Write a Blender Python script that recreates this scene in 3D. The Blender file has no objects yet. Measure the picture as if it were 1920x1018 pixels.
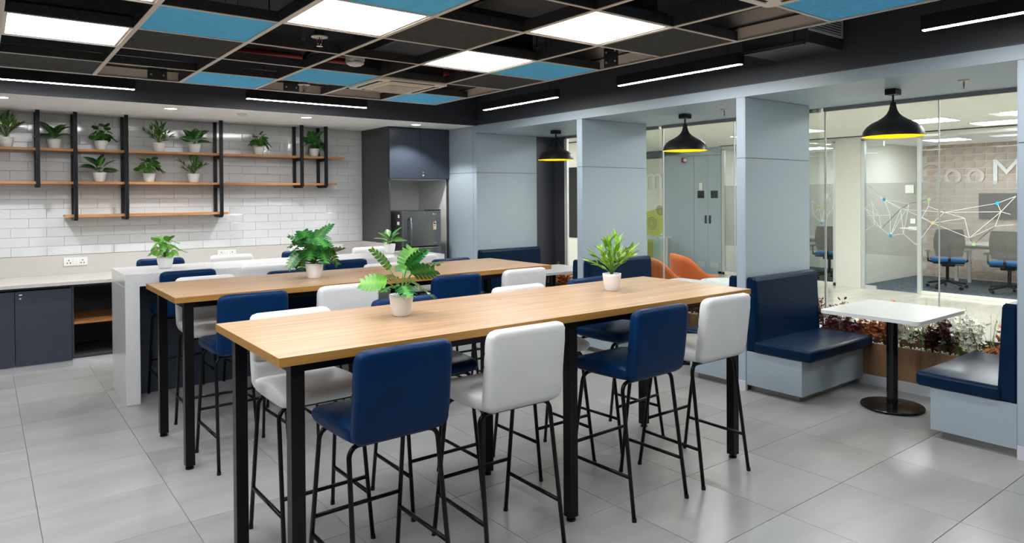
import bpy, bmesh, math, random
from mathutils import Vector, Matrix

# ------------------------------------------------------------------ camera, world, exposure
C = bpy.context.scene.collection
SC = bpy.context.scene
PI = math.pi
RND = random.Random(7)

cam = bpy.data.cameras.new('camera')
cam.sensor_width = 36.0
cam.lens = 36.0 * 1296.08 / 1920.0
cam.shift_x = -13.516 / 1920.0
cam.shift_y = (379.604 - 509.0) / 1920.0
cam.clip_start = 0.05
cam.clip_end = 100
co = bpy.data.objects.new('camera', cam)
C.objects.link(co)
_R = (0.7893385, -0.6139237, -0.0065154)
_U = (0.0108735, 0.0033682, 0.9999352)
_F = (0.6138619, 0.7893582, -0.0093342)
co.matrix_world = Matrix(((_R[0], _U[0], -_F[0], 0), (_R[1], _U[1], -_F[1], 0), (_R[2], _U[2], -_F[2], 1.63), (0, 0, 0, 1)))
SC.camera = co

w = bpy.data.worlds.new('world')
SC.world = w
w.use_nodes = True
w.node_tree.nodes['Background'].inputs[0].default_value = (0.55, 0.6, 0.7, 1)
w.node_tree.nodes['Background'].inputs[1].default_value = 0.05
SC.view_settings.view_transform = 'Standard'
SC.view_settings.look = 'None'
SC.view_settings.exposure = 0.76
SC.view_settings.gamma = 1.0
SC.view_settings.use_curve_mapping = False
SC.cycles.transparent_max_bounces = 32
SC.cycles.diffuse_bounces = 6

PANEL_L = 9.5     # radiance of the ceiling panels
STRIP_L = 105.0      # linear lamps
SPOT_W = 44.0      # soffit downlights
OFFICE_L = 18.0     # panels of the office beyond the glass

# ------------------------------------------------------------------ materials
MATS = {}


def srgb(r, g, b):
    def f(c):
        c /= 255.0
        return c / 12.92 if c <= 0.04045 else ((c + 0.055) / 1.055) ** 2.4
    return (f(r), f(g), f(b), 1)


def base_mat(name):
    m = bpy.data.materials.new(name)
    m.use_nodes = True
    nt = m.node_tree
    return m, nt, nt.nodes['Principled BSDF']


def mat(name, col, rough=0.5, metal=0.0, noise=0.0, nscale=(8, 8, 8), bump=0.0, bscale=60.0, spec=0.5, coat=0.0):
    if name in MATS:
        return MATS[name]
    m, nt, b = base_mat(name)
    b.inputs['Base Color'].default_value = col
    b.inputs['Roughness'].default_value = rough
    b.inputs['Metallic'].default_value = metal
    b.inputs['Specular IOR Level'].default_value = spec
    if coat:
        b.inputs['Coat Weight'].default_value = coat
        b.inputs['Coat Roughness'].default_value = 0.08
    tc = nt.nodes.new('ShaderNodeTexCoord')
    if noise > 0:
        mp = nt.nodes.new('ShaderNodeMapping')
        mp.inputs['Scale'].default_value = nscale
        nz = nt.nodes.new('ShaderNodeTexNoise')
        nz.inputs['Scale'].default_value = 1.0
        nz.inputs['Detail'].default_value = 5
        cr = nt.nodes.new('ShaderNodeValToRGB')
        cr.color_ramp.elements[0].position = 0.3
        cr.color_ramp.elements[1].position = 0.7
        k0, k1 = 1 - noise, 1 + noise
        cr.color_ramp.elements[0].color = (col[0] * k0, col[1] * k0, col[2] * k0, 1)
        cr.color_ramp.elements[1].color = (min(1, col[0] * k1), min(1, col[1] * k1), min(1, col[2] * k1), 1)
        nt.links.new(tc.outputs['Object'], mp.inputs[0])
        nt.links.new(mp.outputs[0], nz.inputs['Vector'])
        nt.links.new(nz.outputs['Fac'], cr.inputs[0])
        nt.links.new(cr.outputs[0], b.inputs['Base Color'])
    if bump > 0:
        nb = nt.nodes.new('ShaderNodeTexNoise')
        nb.inputs['Scale'].default_value = bscale
        nb.inputs['Detail'].default_value = 3
        bp = nt.nodes.new('ShaderNodeBump')
        bp.inputs['Strength'].default_value = bump
        bp.inputs['Distance'].default_value = 0.004
        nt.links.new(tc.outputs['Object'], nb.inputs['Vector'])
        nt.links.new(nb.outputs['Fac'], bp.inputs['Height'])
        nt.links.new(bp.outputs[0], b.inputs['Normal'])
    MATS[name] = m
    return m


def wood_mat(name, c0, c1, scale, rough=0.38):
    m, nt, b = base_mat(name)
    tc = nt.nodes.new('ShaderNodeTexCoord')
    oi = nt.nodes.new('ShaderNodeObjectInfo')
    ad = nt.nodes.new('ShaderNodeVectorMath')
    nt.links.new(tc.outputs['Object'], ad.inputs[0])
    nt.links.new(oi.outputs['Location'], ad.inputs[1])
    mp = nt.nodes.new('ShaderNodeMapping')
    mp.inputs['Scale'].default_value = scale
    nt.links.new(ad.outputs[0], mp.inputs[0])
    n1 = nt.nodes.new('ShaderNodeTexNoise')
    n1.inputs['Scale'].default_value = 1.0
    n1.inputs['Detail'].default_value = 8
    n1.inputs['Roughness'].default_value = 0.62
    n1.inputs['Distortion'].default_value = 0.35
    nt.links.new(mp.outputs[0], n1.inputs['Vector'])
    cr = nt.nodes.new('ShaderNodeValToRGB')
    e = cr.color_ramp.elements
    e[0].position = 0.28
    e[0].color = c0
    e[1].position = 0.62
    e[1].color = c1
    x = e.new(0.45)
    x.color = tuple((c0[i] * 0.45 + c1[i] * 0.55) for i in range(3)) + (1,)
    nt.links.new(n1.outputs['Fac'], cr.inputs[0])
    nt.links.new(cr.outputs[0], b.inputs['Base Color'])
    b.inputs['Roughness'].default_value = rough
    MATS[name] = m
    return m


def speckle_mat(name, col, dark, rough, thr=0.1, scale=160):
    m, nt, b = base_mat(name)
    tc = nt.nodes.new('ShaderNodeTexCoord')
    v = nt.nodes.new('ShaderNodeTexVoronoi')
    v.inputs['Scale'].default_value = scale
    nt.links.new(tc.outputs['Object'], v.inputs['Vector'])
    lt = nt.nodes.new('ShaderNodeMath')
    lt.operation = 'LESS_THAN'
    lt.inputs[1].default_value = thr
    nt.links.new(v.outputs['Distance'], lt.inputs[0])
    sp = nt.nodes.new('ShaderNodeSeparateColor')
    nt.links.new(v.outputs['Color'], sp.inputs[0])
    lt2 = nt.nodes.new('ShaderNodeMath')
    lt2.operation = 'LESS_THAN'
    lt2.inputs[1].default_value = 0.35
    nt.links.new(sp.outputs[0], lt2.inputs[0])
    mu = nt.nodes.new('ShaderNodeMath')
    mu.operation = 'MULTIPLY'
    nt.links.new(lt.outputs[0], mu.inputs[0])
    nt.links.new(lt2.outputs[0], mu.inputs[1])
    nz = nt.nodes.new('ShaderNodeTexNoise')
    nz.inputs['Scale'].default_value = 40
    nt.links.new(tc.outputs['Object'], nz.inputs['Vector'])
    cr = nt.nodes.new('ShaderNodeValToRGB')
    cr.color_ramp.elements[0].color = tuple(c * 0.94 for c in col[:3]) + (1,)
    cr.color_ramp.elements[1].color = col
    nt.links.new(nz.outputs['Fac'], cr.inputs[0])
    mx = nt.nodes.new('ShaderNodeMix')
    mx.data_type = 'RGBA'
    nt.links.new(mu.outputs[0], mx.inputs[0])
    nt.links.new(cr.outputs[0], mx.inputs[6])
    mx.inputs[7].default_value = dark
    nt.links.new(mx.outputs[2], b.inputs['Base Color'])
    b.inputs['Roughness'].default_value = rough
    MATS[name] = m
    return m


def floor_mat(name, col, rough):
    m, nt, b = base_mat(name)
    tc = nt.nodes.new('ShaderNodeTexCoord')
    oi = nt.nodes.new('ShaderNodeObjectInfo')
    ad = nt.nodes.new('ShaderNodeVectorMath')
    ad.operation = 'MULTIPLY_ADD'
    ad.inputs[1].default_value = (1, 1, 1)
    nt.links.new(tc.outputs['Object'], ad.inputs[0])
    sc = nt.nodes.new('ShaderNodeVectorMath')
    sc.operation = 'SCALE'
    sc.inputs[0].default_value = (13, 31, 7)
    nt.links.new(oi.outputs['Random'], sc.inputs['Scale'])
    nt.links.new(sc.outputs[0], ad.inputs[2])
    mp = nt.nodes.new('ShaderNodeMapping')
    mp.inputs['Scale'].default_value = (1.3, 5.5, 1)
    nt.links.new(ad.outputs[0], mp.inputs[0])
    nz = nt.nodes.new('ShaderNodeTexNoise')
    nz.inputs['Scale'].default_value = 1.0
    nz.inputs['Detail'].default_value = 6
    nz.inputs['Roughness'].default_value = 0.55
    nt.links.new(mp.outputs[0], nz.inputs['Vector'])
    cr = nt.nodes.new('ShaderNodeValToRGB')
    cr.color_ramp.elements[0].position = 0.3
    cr.color_ramp.elements[1].position = 0.72
    cr.color_ramp.elements[0].color = tuple(c * 0.84 for c in col[:3]) + (1,)
    cr.color_ramp.elements[1].color = tuple(c * 1.1 for c in col[:3]) + (1,)
    nt.links.new(nz.outputs['Fac'], cr.inputs[0])
    hs = nt.nodes.new('ShaderNodeHueSaturation')
    mr = nt.nodes.new('ShaderNodeMapRange')
    mr.inputs['To Min'].default_value = 0.93
    mr.inputs['To Max'].default_value = 1.06
    nt.links.new(oi.outputs['Random'], mr.inputs['Value'])
    nt.links.new(mr.outputs[0], hs.inputs['Value'])
    nt.links.new(cr.outputs[0], hs.inputs['Color'])
    nt.links.new(hs.outputs[0], b.inputs['Base Color'])
    b.inputs['Roughness'].default_value = rough
    MATS[name] = m
    return m


def emit_mat(name, col, strength):
    m, nt, b = base_mat(name)
    b.inputs['Base Color'].default_value = (0.8, 0.8, 0.8, 1)
    b.inputs['Emission Color'].default_value = col
    b.inputs['Emission Strength'].default_value = strength
    MATS[name] = m
    return m


def glass_mat(name, tint=(1, 1, 1, 1), ior=1.45, rough=0.0, haze=0.0, hazecol=(0.8, 0.8, 0.8, 1)):
    m, nt, b = base_mat(name)
    nt.nodes.remove(b)
    out = nt.nodes['Material Output']
    tr = nt.nodes.new('ShaderNodeBsdfTransparent')
    tr.inputs[0].default_value = tint
    gl = nt.nodes.new('ShaderNodeBsdfGlossy')
    gl.inputs['Roughness'].default_value = rough
    fr = nt.nodes.new('ShaderNodeFresnel')
    fr.inputs[0].default_value = ior
    mx = nt.nodes.new('ShaderNodeMixShader')
    ge = nt.nodes.new('ShaderNodeNewGeometry')
    inv = nt.nodes.new('ShaderNodeMath')
    inv.operation = 'SUBTRACT'
    inv.inputs[0].default_value = 1.0
    nt.links.new(ge.outputs['Backfacing'], inv.inputs[1])
    ml = nt.nodes.new('ShaderNodeMath')
    ml.operation = 'MULTIPLY'
    nt.links.new(fr.outputs[0], ml.inputs[0])
    nt.links.new(inv.outputs[0], ml.inputs[1])
    nt.links.new(ml.outputs[0], mx.inputs[0])
    nt.links.new(tr.outputs[0], mx.inputs[1])
    nt.links.new(gl.outputs[0], mx.inputs[2])
    last = mx
    if haze > 0:
        df = nt.nodes.new('ShaderNodeBsdfDiffuse')
        df.inputs[0].default_value = hazecol
        tl = nt.nodes.new('ShaderNodeBsdfTranslucent')
        tl.inputs[0].default_value = hazecol
        m3 = nt.nodes.new('ShaderNodeMixShader')
        m3.inputs[0].default_value = 0.5
        nt.links.new(df.outputs[0], m3.inputs[1])
        nt.links.new(tl.outputs[0], m3.inputs[2])
        m2 = nt.nodes.new('ShaderNodeMixShader')
        m2.inputs[0].default_value = haze
        nt.links.new(mx.outputs[0], m2.inputs[1])
        nt.links.new(m3.outputs[0], m2.inputs[2])
        last = m2
    nt.links.new(last.outputs[0], out.inputs['Surface'])
    MATS[name] = m
    return m


def leaf_mat(name, c_edge, c_mid, rough=0.4, veins=True):
    """a leaf lies along +X in its own space, blade across Y: pale along the rib"""
    m, nt, b = base_mat(name)
    tc = nt.nodes.new('ShaderNodeTexCoord')
    sx = nt.nodes.new('ShaderNodeSeparateXYZ')
    nt.links.new(tc.outputs['Generated'], sx.inputs[0])
    s1 = nt.nodes.new('ShaderNodeMath')
    s1.operation = 'SUBTRACT'
    s1.inputs[1].default_value = 0.5
    nt.links.new(sx.outputs[1], s1.inputs[0])
    ab = nt.nodes.new('ShaderNodeMath')
    ab.operation = 'ABSOLUTE'
    nt.links.new(s1.outputs[0], ab.inputs[0])
    nz = nt.nodes.new('ShaderNodeTexNoise')
    nz.inputs['Scale'].default_value = 7
    nt.links.new(tc.outputs['Generated'], nz.inputs['Vector'])
    ad = nt.nodes.new('ShaderNodeMath')
    ad.operation = 'MULTIPLY_ADD'
    ad.inputs[1].default_value = 0.35
    nt.links.new(nz.outputs['Fac'], ad.inputs[0])
    nt.links.new(ab.outputs[0], ad.inputs[2])
    cr = nt.nodes.new('ShaderNodeValToRGB')
    cr.color_ramp.elements[0].position = 0.18
    cr.color_ramp.elements[0].color = c_mid
    cr.color_ramp.elements[1].position = 0.36
    cr.color_ramp.elements[1].color = c_edge
    nt.links.new(ad.outputs[0], cr.inputs[0])
    oi = nt.nodes.new('ShaderNodeObjectInfo')
    mr = nt.nodes.new('ShaderNodeMapRange')
    mr.inputs['To Min'].default_value = 0.75
    mr.inputs['To Max'].default_value = 1.25
    nt.links.new(oi.outputs['Random'], mr.inputs['Value'])
    hs = nt.nodes.new('ShaderNodeHueSaturation')
    nt.links.new(mr.outputs[0], hs.inputs['Value'])
    nt.links.new(cr.outputs[0], hs.inputs['Color'])
    nt.links.new(hs.outputs[0], b.inputs['Base Color'])
    b.inputs['Roughness'].default_value = rough
    b.inputs['Subsurface Weight'].default_value = 0.0
    MATS[name] = m
    return m


floor_mat('floor_tile', (0.335, 0.333, 0.327, 1), 0.3)
floor_mat('corridor_tile', (0.66, 0.63, 0.55, 1), 0.12)
mat('grout', (0.16, 0.16, 0.16, 1), 0.9)
mat('white_tile', (0.645, 0.665, 0.68, 1), 0.07, noise=0.02, bump=0.12, bscale=9)
mat('tile_grout', (0.46, 0.47, 0.47, 1), 0.8)
mat('soffit_white', (0.88, 0.87, 0.85, 1), 0.7)
mat('wall_unseen', (0.35, 0.36, 0.37, 1), 0.7)
mat('fascia_dark', (0.042, 0.047, 0.060, 1), 0.5)
mat('plenum_dark', (0.02, 0.022, 0.027, 1), 0.7)
mat('duct_dark', (0.04, 0.043, 0.05, 1), 0.45, noise=0.2)
mat('cabinet_dark', (0.036, 0.045, 0.066, 1), 0.36, noise=0.05)
mat('cabinet_side', (0.047, 0.047, 0.052, 1), 0.45)
mat('panel_grey', (0.375, 0.455, 0.525, 1), 0.4)
mat('panel_dark_grey', (0.06, 0.065, 0.08, 1), 0.3)
mat('panel_joint', (0.06, 0.08, 0.1, 1), 0.6)
mat('laminate_pale', (0.35, 0.415, 0.47, 1), 0.35)
mat('niche_lining', (0.72, 0.73, 0.72, 1), 0.45)
mat('skirting', (0.62, 0.63, 0.66, 1), 0.4)
mat('steel_kick', (0.30, 0.30, 0.29, 1), 0.35, metal=0.6)
speckle_mat('quartz_white', (0.72, 0.72, 0.715, 1), (0.30, 0.30, 0.31, 1), 0.13, 0.2, 190)
speckle_mat('quartz_beige', (0.56, 0.545, 0.52, 1), (0.36, 0.34, 0.31, 1), 0.18, 0.2, 170)
wood_mat('oak_top', (0.32, 0.175, 0.085, 1), (0.58, 0.375, 0.215, 1), (1.5, 26, 3), 0.3)
wood_mat('oak_edge', (0.26, 0.12, 0.02, 1), (0.38, 0.195, 0.045, 1), (2, 20, 60), 0.4)
wood_mat('shelf_wood', (0.36, 0.15, 0.045, 1), (0.52, 0.24, 0.08, 1), (3, 30, 40), 0.4)
wood_mat('planter_wood', (0.16, 0.075, 0.03, 1), (0.36, 0.2, 0.10, 1), (40, 9, 1.5), 0.5)
mat('leather_blue', (0.001, 0.020, 0.074, 1), 0.36, spec=0.14, noise=0.1, bump=0.06, bscale=25)
mat('leather_navy', (0.001, 0.014, 0.045, 1), 0.3, spec=0.15, noise=0.1, bump=0.05, bscale=20)
mat('leather_white', (0.68, 0.68, 0.675, 1), 0.38, noise=0.03, bump=0.1, bscale=22)
mat('seam_white', (0.42, 0.41, 0.39, 1), 0.6)
mat('seam_blue', (0.004, 0.012, 0.04, 1), 0.5)
mat('black_metal', (0.004, 0.004, 0.0045, 1), 0.3, spec=0.22)
mat('black_gloss', (0.006, 0.006, 0.007, 1), 0.16)
mat('black_matt', (0.008, 0.008, 0.009, 1), 0.42, spec=0.3)
mat('bracket_black', (0.006, 0.007, 0.010, 1), 0.4, spec=0.25)
mat('shade_yellow', (1.0, 0.74, 0.004, 1), 0.3)
mat('pot_white', (0.86, 0.85, 0.84, 1), 0.35)
mat('soil', (0.03, 0.02, 0.012, 1), 0.9)
mat('stem_green', (0.10, 0.22, 0.03, 1), 0.5)
mat('stem_brown', (0.10, 0.05, 0.03, 1), 0.6)
leaf_mat('leaf_monstera', (0.018, 0.16, 0.03, 1), (0.09, 0.32, 0.05, 1), 0.3)
leaf_mat('leaf_bright', (0.16, 0.42, 0.015, 1), (0.42, 0.62, 0.05, 1), 0.4)
leaf_mat('leaf_lance', (0.035, 0.13, 0.012, 1), (0.14, 0.26, 0.03, 1), 0.4)
leaf_mat('leaf_diffen', (0.015, 0.10, 0.022, 1), (0.20, 0.34, 0.10, 1), 0.35)
leaf_mat('leaf_diffen_light', (0.03, 0.26, 0.03, 1), (0.36, 0.55, 0.16, 1), 0.35)
leaf_mat('leaf_round', (0.03, 0.13, 0.012, 1), (0.05, 0.18, 0.018, 1), 0.4)
leaf_mat('leaf_round_light', (0.08, 0.30, 0.012, 1), (0.16, 0.42, 0.03, 1), 0.4)
mat('maroon', (0.13, 0.026, 0.03, 1), 0.55, noise=0.4, nscale=(30, 30, 30))
mat('orange_leaf', (0.50, 0.15, 0.03, 1), 0.55, noise=0.4, nscale=(30, 30, 30))
mat('blossom', (0.92, 0.91, 0.84, 1), 0.6)
mat('grass_green', (0.30, 0.42, 0.04, 1), 0.6)
mat('pebble', (0.72, 0.70, 0.66, 1), 0.6)
mat('white_plastic', (0.76, 0.76, 0.75, 1), 0.35)
mat('cream_plastic', (0.82, 0.75, 0.65, 1), 0.4)
mat('ac_grille', (0.40, 0.35, 0.29, 1), 0.6)
mat('grid_cream', (0.62, 0.55, 0.47, 1), 0.45)
mat('grid_web', (0.055, 0.055, 0.06, 1), 0.45, metal=0.3, noise=0.3, nscale=(60, 60, 60))
mat('channel_beige', (0.85, 0.76, 0.68, 1), 0.5)
mat('felt_blue', (0.13, 0.54, 0.95, 1), 0.95, noise=0.13, nscale=(14, 60, 14), bump=0.3, bscale=250, spec=0.1)
mat('felt_dark', (0.062, 0.064, 0.063, 1), 0.95, noise=0.35, nscale=(20, 80, 20), bump=0.4, bscale=250, spec=0.1)
mat('fire_red', (0.26, 0.015, 0.018, 1), 0.4)
mat('brass', (0.55, 0.50, 0.40, 1), 0.3, metal=0.8)
mat('galvanised', (0.12, 0.13, 0.14, 1), 0.4, metal=0.7)
mat('chrome', (0.75, 0.75, 0.75, 1), 0.18, metal=1.0)
mat('alu', (0.60, 0.63, 0.64, 1), 0.3, metal=0.4)
mat('fridge_front', (0.27, 0.27, 0.28, 1), 0.22, metal=0.9)
mat('fridge_side', (0.03, 0.03, 0.032, 1), 0.35)
mat('table_white', (0.64, 0.655, 0.66, 1), 0.22)
mat('office_white', (0.76, 0.755, 0.70, 1), 0.6)
mat('office_ceiling', (0.70, 0.715, 0.66, 1), 0.7)
mat('carpet', (0.075, 0.10, 0.125, 1), 0.95, noise=0.5, nscale=(6, 22, 6))
mat('brick_brown', (0.60, 0.49, 0.43, 1), 0.8, noise=0.2)
mat('mortar', (0.74, 0.72, 0.68, 1), 0.8)
mat('mesh_black', (0.02, 0.02, 0.023, 1), 0.6)
mat('seat_blue', (0.008, 0.13, 0.36, 1), 0.8)
mat('orange_fabric', (0.42, 0.105, 0.022, 1), 0.85, noise=0.12, nscale=(40, 40, 40))
mat('mural_yellow', (0.52, 0.56, 0.10, 1), 0.7)
mat('mural_aqua', (0.60, 0.80, 0.78, 1), 0.7)
mat('ink_grey', (0.12, 0.14, 0.14, 1), 0.7)
mat('ink_black', (0.01, 0.01, 0.01, 1), 0.6)
mat('sticker_cream', (0.78, 0.74, 0.50, 1), 0.5)
mat('sticker_red', (0.55, 0.05, 0.03, 1), 0.5)
mat('sticker_green', (0.06, 0.3, 0.06, 1), 0.5)
mat('sticker_white', (0.82, 0.82, 0.80, 1), 0.5)
mat('line_white', (0.85, 0.86, 0.85, 1), 0.6)
mat('line_dark', (0.05, 0.05, 0.05, 1), 0.6)
mat('dot_blue', (0.01, 0.35, 0.62, 1), 0.5)
mat('dot_green', (0.38, 0.60, 0.24, 1), 0.5)
mat('dot_yellow', (0.62, 0.58, 0.24, 1), 0.5)
mat('screen_black', (0.01, 0.011, 0.013, 1), 0.15)
mat('letter_white', (0.85, 0.86, 0.86, 1), 0.4)
mat('letter_pale', (0.68, 0.63, 0.585, 1), 0.4)
emit_mat('panel_glow', (0.95, 0.97, 1.0, 1), PANEL_L)
emit_mat('strip_glow', (1.0, 0.99, 0.97, 1), STRIP_L)
emit_mat('down_glow', (1.0, 0.98, 0.95, 1), 14.0)
emit_mat('office_glow', (0.98, 0.99, 1.0, 1), OFFICE_L)
emit_mat('bulb_glow', (1.0, 0.95, 0.8, 1), 26.0)
glass_mat('glass', (0.955, 0.975, 0.965, 1), 1.45)
glass_mat('glass_clear', (0.97, 0.985, 0.98, 1), 1.25)
glass_mat('frost_film', (0.9, 0.9, 0.9, 1), 1.2, 0.1, 0.24, (0.44, 0.425, 0.40, 1))
glass_mat('bulb_glass', (0.95, 0.95, 0.95, 1), 1.5)


# ------------------------------------------------------------------ mesh helpers
def M(x):
    return MATS[x] if isinstance(x, str) else x


def obj(name, bm, m, parent=None, smooth=False, loc=None, recalc=True):
    if isinstance(bm, bmesh.types.BMesh):
        me = bpy.data.meshes.new(name)
        if recalc:
            bmesh.ops.recalc_face_normals(bm, faces=bm.faces[:])
        bm.to_mesh(me)
        bm.free()
        if smooth:
            for p in me.polygons:
                p.use_smooth = True
        me.materials.append(M(m))
    else:
        me = bm
    o = bpy.data.objects.new(name, me)
    C.objects.link(o)
    if loc is not None:
        o.location = loc
    if parent is not None:
        o.parent = parent
    return o


def box(bm, x0, x1, y0, y1, z0, z1, bev=0.0, seg=2):
    r = bmesh.ops.create_cube(bm, size=1.0)
    vs = r['verts']
    for v in vs:
        v.co = Vector(((x0 + x1) / 2 + v.co.x * (x1 - x0), (y0 + y1) / 2 + v.co.y * (y1 - y0), (z0 + z1) / 2 + v.co.z * (z1 - z0)))
    if bev > 0:
        es = list({e for v in vs for e in v.link_edges})
        bmesh.ops.bevel(bm, geom=es, offset=bev, segments=seg, affect='EDGES', profile=0.5)
    return bm


def B(*a, **k):
    bm = bmesh.new()
    box(bm, *a, **k)
    return bm


def tube(bm, pts, r, seg=8, caps=True):
    pts = [Vector(p) for p in pts]
    n = len(pts)
    rings = []
    up = None
    for i, p in enumerate(pts):
        if i == 0:
            d = pts[1] - pts[0]
        elif i == n - 1:
            d = pts[-1] - pts[-2]
        else:
            d = (pts[i + 1] - pts[i]).normalized() + (pts[i] - pts[i - 1]).normalized()
        d.normalize()
        if up is None:
            up = Vector((0, 0, 1)) if abs(d.z) < 0.9 else Vector((1, 0, 0))
        a = d.cross(up).normalized()
        b2 = a.cross(d).normalized()
        up = b2
        rr = r[i] if isinstance(r, (list, tuple)) else r
        rings.append([bm.verts.new(p + (a * math.cos(2 * PI * k / seg) + b2 * math.sin(2 * PI * k / seg)) * rr) for k in range(seg)])
    for i in range(n - 1):
        for k in range(seg):
            bm.faces.new((rings[i][k], rings[i][(k + 1) % seg], rings[i + 1][(k + 1) % seg], rings[i + 1][k]))
    if caps:
        bm.faces.new(rings[0][::-1])
        bm.faces.new(rings[-1])
    return bm


def T(pts, r, seg=8, caps=True):
    bm = bmesh.new()
    tube(bm, pts, r, seg, caps)
    return bm


def lathe(bm, prof, seg=24, cx=0, cy=0):
    rings = []
    for (r, z) in prof:
        if r < 1e-6:
            rings.append([bm.verts.new((cx, cy, z))])
        else:
            rings.append([bm.verts.new((cx + r * math.cos(2 * PI * k / seg), cy + r * math.sin(2 * PI * k / seg), z)) for k in range(seg)])
    for i in range(len(rings) - 1):
        a, b = rings[i], rings[i + 1]
        for k in range(seg):
            k2 = (k + 1) % seg
            if len(a) == 1 and len(b) == 1:
                continue
            if len(a) == 1:
                bm.faces.new((a[0], b[k], b[k2]))
            elif len(b) == 1:
                bm.faces.new((a[k], a[k2], b[0]))
            else:
                bm.faces.new((a[k], a[k2], b[k2], b[k]))
    return bm


def L(prof, seg=24, cx=0, cy=0):
    bm = bmesh.new()
    lathe(bm, prof, seg, cx, cy)
    return bm


def prism(bm, poly, axis, a, b):
    """extrude a polygon (2D list) along axis between a and b"""
    def P3(p, t):
        if axis == 'x':
            return (t, p[0], p[1])
        if axis == 'y':
            return (p[0], t, p[1])
        return (p[0], p[1], t)
    v0 = [bm.verts.new(P3(p, a)) for p in poly]
    v1 = [bm.verts.new(P3(p, b)) for p in poly]
    n = len(poly)
    bm.faces.new(v0[::-1])
    bm.faces.new(v1)
    for i in range(n):
        bm.faces.new((v0[i], v0[(i + 1) % n], v1[(i + 1) % n], v1[i]))
    return bm


def rrect(x0, x1, y0, y1, r, n=5):
    pts = []
    for (cx, cy, a0) in ((x1 - r, y1 - r, 0), (x0 + r, y1 - r, 90), (x0 + r, y0 + r, 180), (x1 - r, y0 + r, 270)):
        for k in range(n + 1):
            a = math.radians(a0 + 90.0 * k / n)
            pts.append((cx + r * math.cos(a), cy + r * math.sin(a)))
    return pts


def tag(o, label, cat, group=None):
    o['label'] = label
    o['category'] = cat
    if group:
        o['group'] = group
    return o


def thing(name, label, cat, loc=(0, 0, 0), rz=0.0, group=None):
    o = bpy.data.objects.new(name, None)
    o.empty_display_size = 0.1
    C.objects.link(o)
    o.location = loc
    o.rotation_euler = (0, 0, rz)
    return tag(o, label, cat, group)


def struct(name, bm, m, label=None, parent=None, smooth=False):
    o = obj(name, bm, m, parent, smooth)
    if parent is None:
        o['kind'] = 'structure'
        if label:
            o['label'] = label
    return o


def sroot(name, label, loc=(0, 0, 0)):
    o = bpy.data.objects.new(name, None)
    C.objects.link(o)
    o.location = loc
    o['kind'] = 'structure'
    o['label'] = label
    return o


def copy_tree(root, loc, rz, label, group=None):
    r = root.copy()
    C.objects.link(r)
    r.location = loc
    r.rotation_euler = (0, 0, rz)
    r['label'] = label
    if group:
        r['group'] = group
    for ch in list(root.children):
        c = ch.copy()
        C.objects.link(c)
        c.parent = r
        for g in list(ch.children):
            d = g.copy()
            C.objects.link(d)
            d.parent = c
    return r


def text_mesh(body, size, depth=0.0):
    cu = bpy.data.curves.new('lettering', 'FONT')
    cu.body = body
    cu.size = size
    cu.extrude = depth
    cu.align_x = 'CENTER'
    cu.align_y = 'CENTER'
    to = bpy.data.objects.new('lettering', cu)
    C.objects.link(to)
    dg = bpy.context.evaluated_depsgraph_get()
    dg.update()
    me = bpy.data.meshes.new_from_object(to.evaluated_get(dg))
    bpy.data.objects.remove(to)
    bpy.data.curves.remove(cu)
    return me


def text_obj(body, size, m, parent, loc, rot, depth=0.0):
    me = text_mesh(body, size, depth)
    me.materials.clear()
    me.materials.append(M(m))
    o = bpy.data.objects.new('lettering', me)
    C.objects.link(o)
    o.parent = parent
    o.location = loc
    o.rotation_euler = rot
    return o


# ------------------------------------------------------------------ layout constants (metres)
XR = 4.992          # right wall plane
XB = 5.98           # niche depth
XG = 6.28           # glass of the bays
YF = 7.30           # back fascia
YC = 7.965          # tall cabinet front
YB = 8.762          # back wall
ZS = 2.53           # soffit
ZN = 2.44           # niche ceiling
ZH = 2.535          # header top
ZG = 2.577          # ceiling grid
ZSLAB = 3.35
GX, GY, GS = 3.686, 6.147, 0.6
WX, WY = -5.2, -5.6  # unseen side and rear walls

# ------------------------------------------------------------------ room shell
fl = struct('floor', B(WX, XR + 1.02, WY, YB + 0.1, -0.08, -0.004), 'grout', 'grey stone tile floor of the break room')
tile_me = None
fx0, fy0 = 0.813 - 0.6 * 6, 2.558 - 0.6 * 9
x = fx0
ntile = 0
while x < XR + 0.95:
    y = fy0
    while y < YB:
        cx, cy = x + 0.3, y + 0.3
        x1, y1 = min(x + 0.599, XR + 1.0), min(y + 0.599, YB)
        vis = x > 0.813 - 0.6 * 2 - 0.01 and y > 2.558 - 0.6 * 5 - 0.01
        full = abs(x1 - x - 0.599) < 1e-4 and abs(y1 - y - 0.599) < 1e-4
        if vis and x1 - x > 0.03 and y1 - y > 0.03:
            if full:
                if tile_me is None:
                    o = obj('floor_tile', B(-0.2985, 0.2985, -0.2985, 0.2985, -0.012, 0.0, bev=0.0008, seg=1), 'floor_tile', fl)
                    tile_me = o.data
                else:
                    o = obj('floor_tile', tile_me, None, fl)
                o.location = (cx, cy, 0)
            else:
                o = obj('floor_tile', B(x + 0.0015, x1, y + 0.0015, y1, -0.012, 0.0), 'floor_tile', fl)
            ntile += 1
        y += 0.6
    x += 0.6

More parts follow.
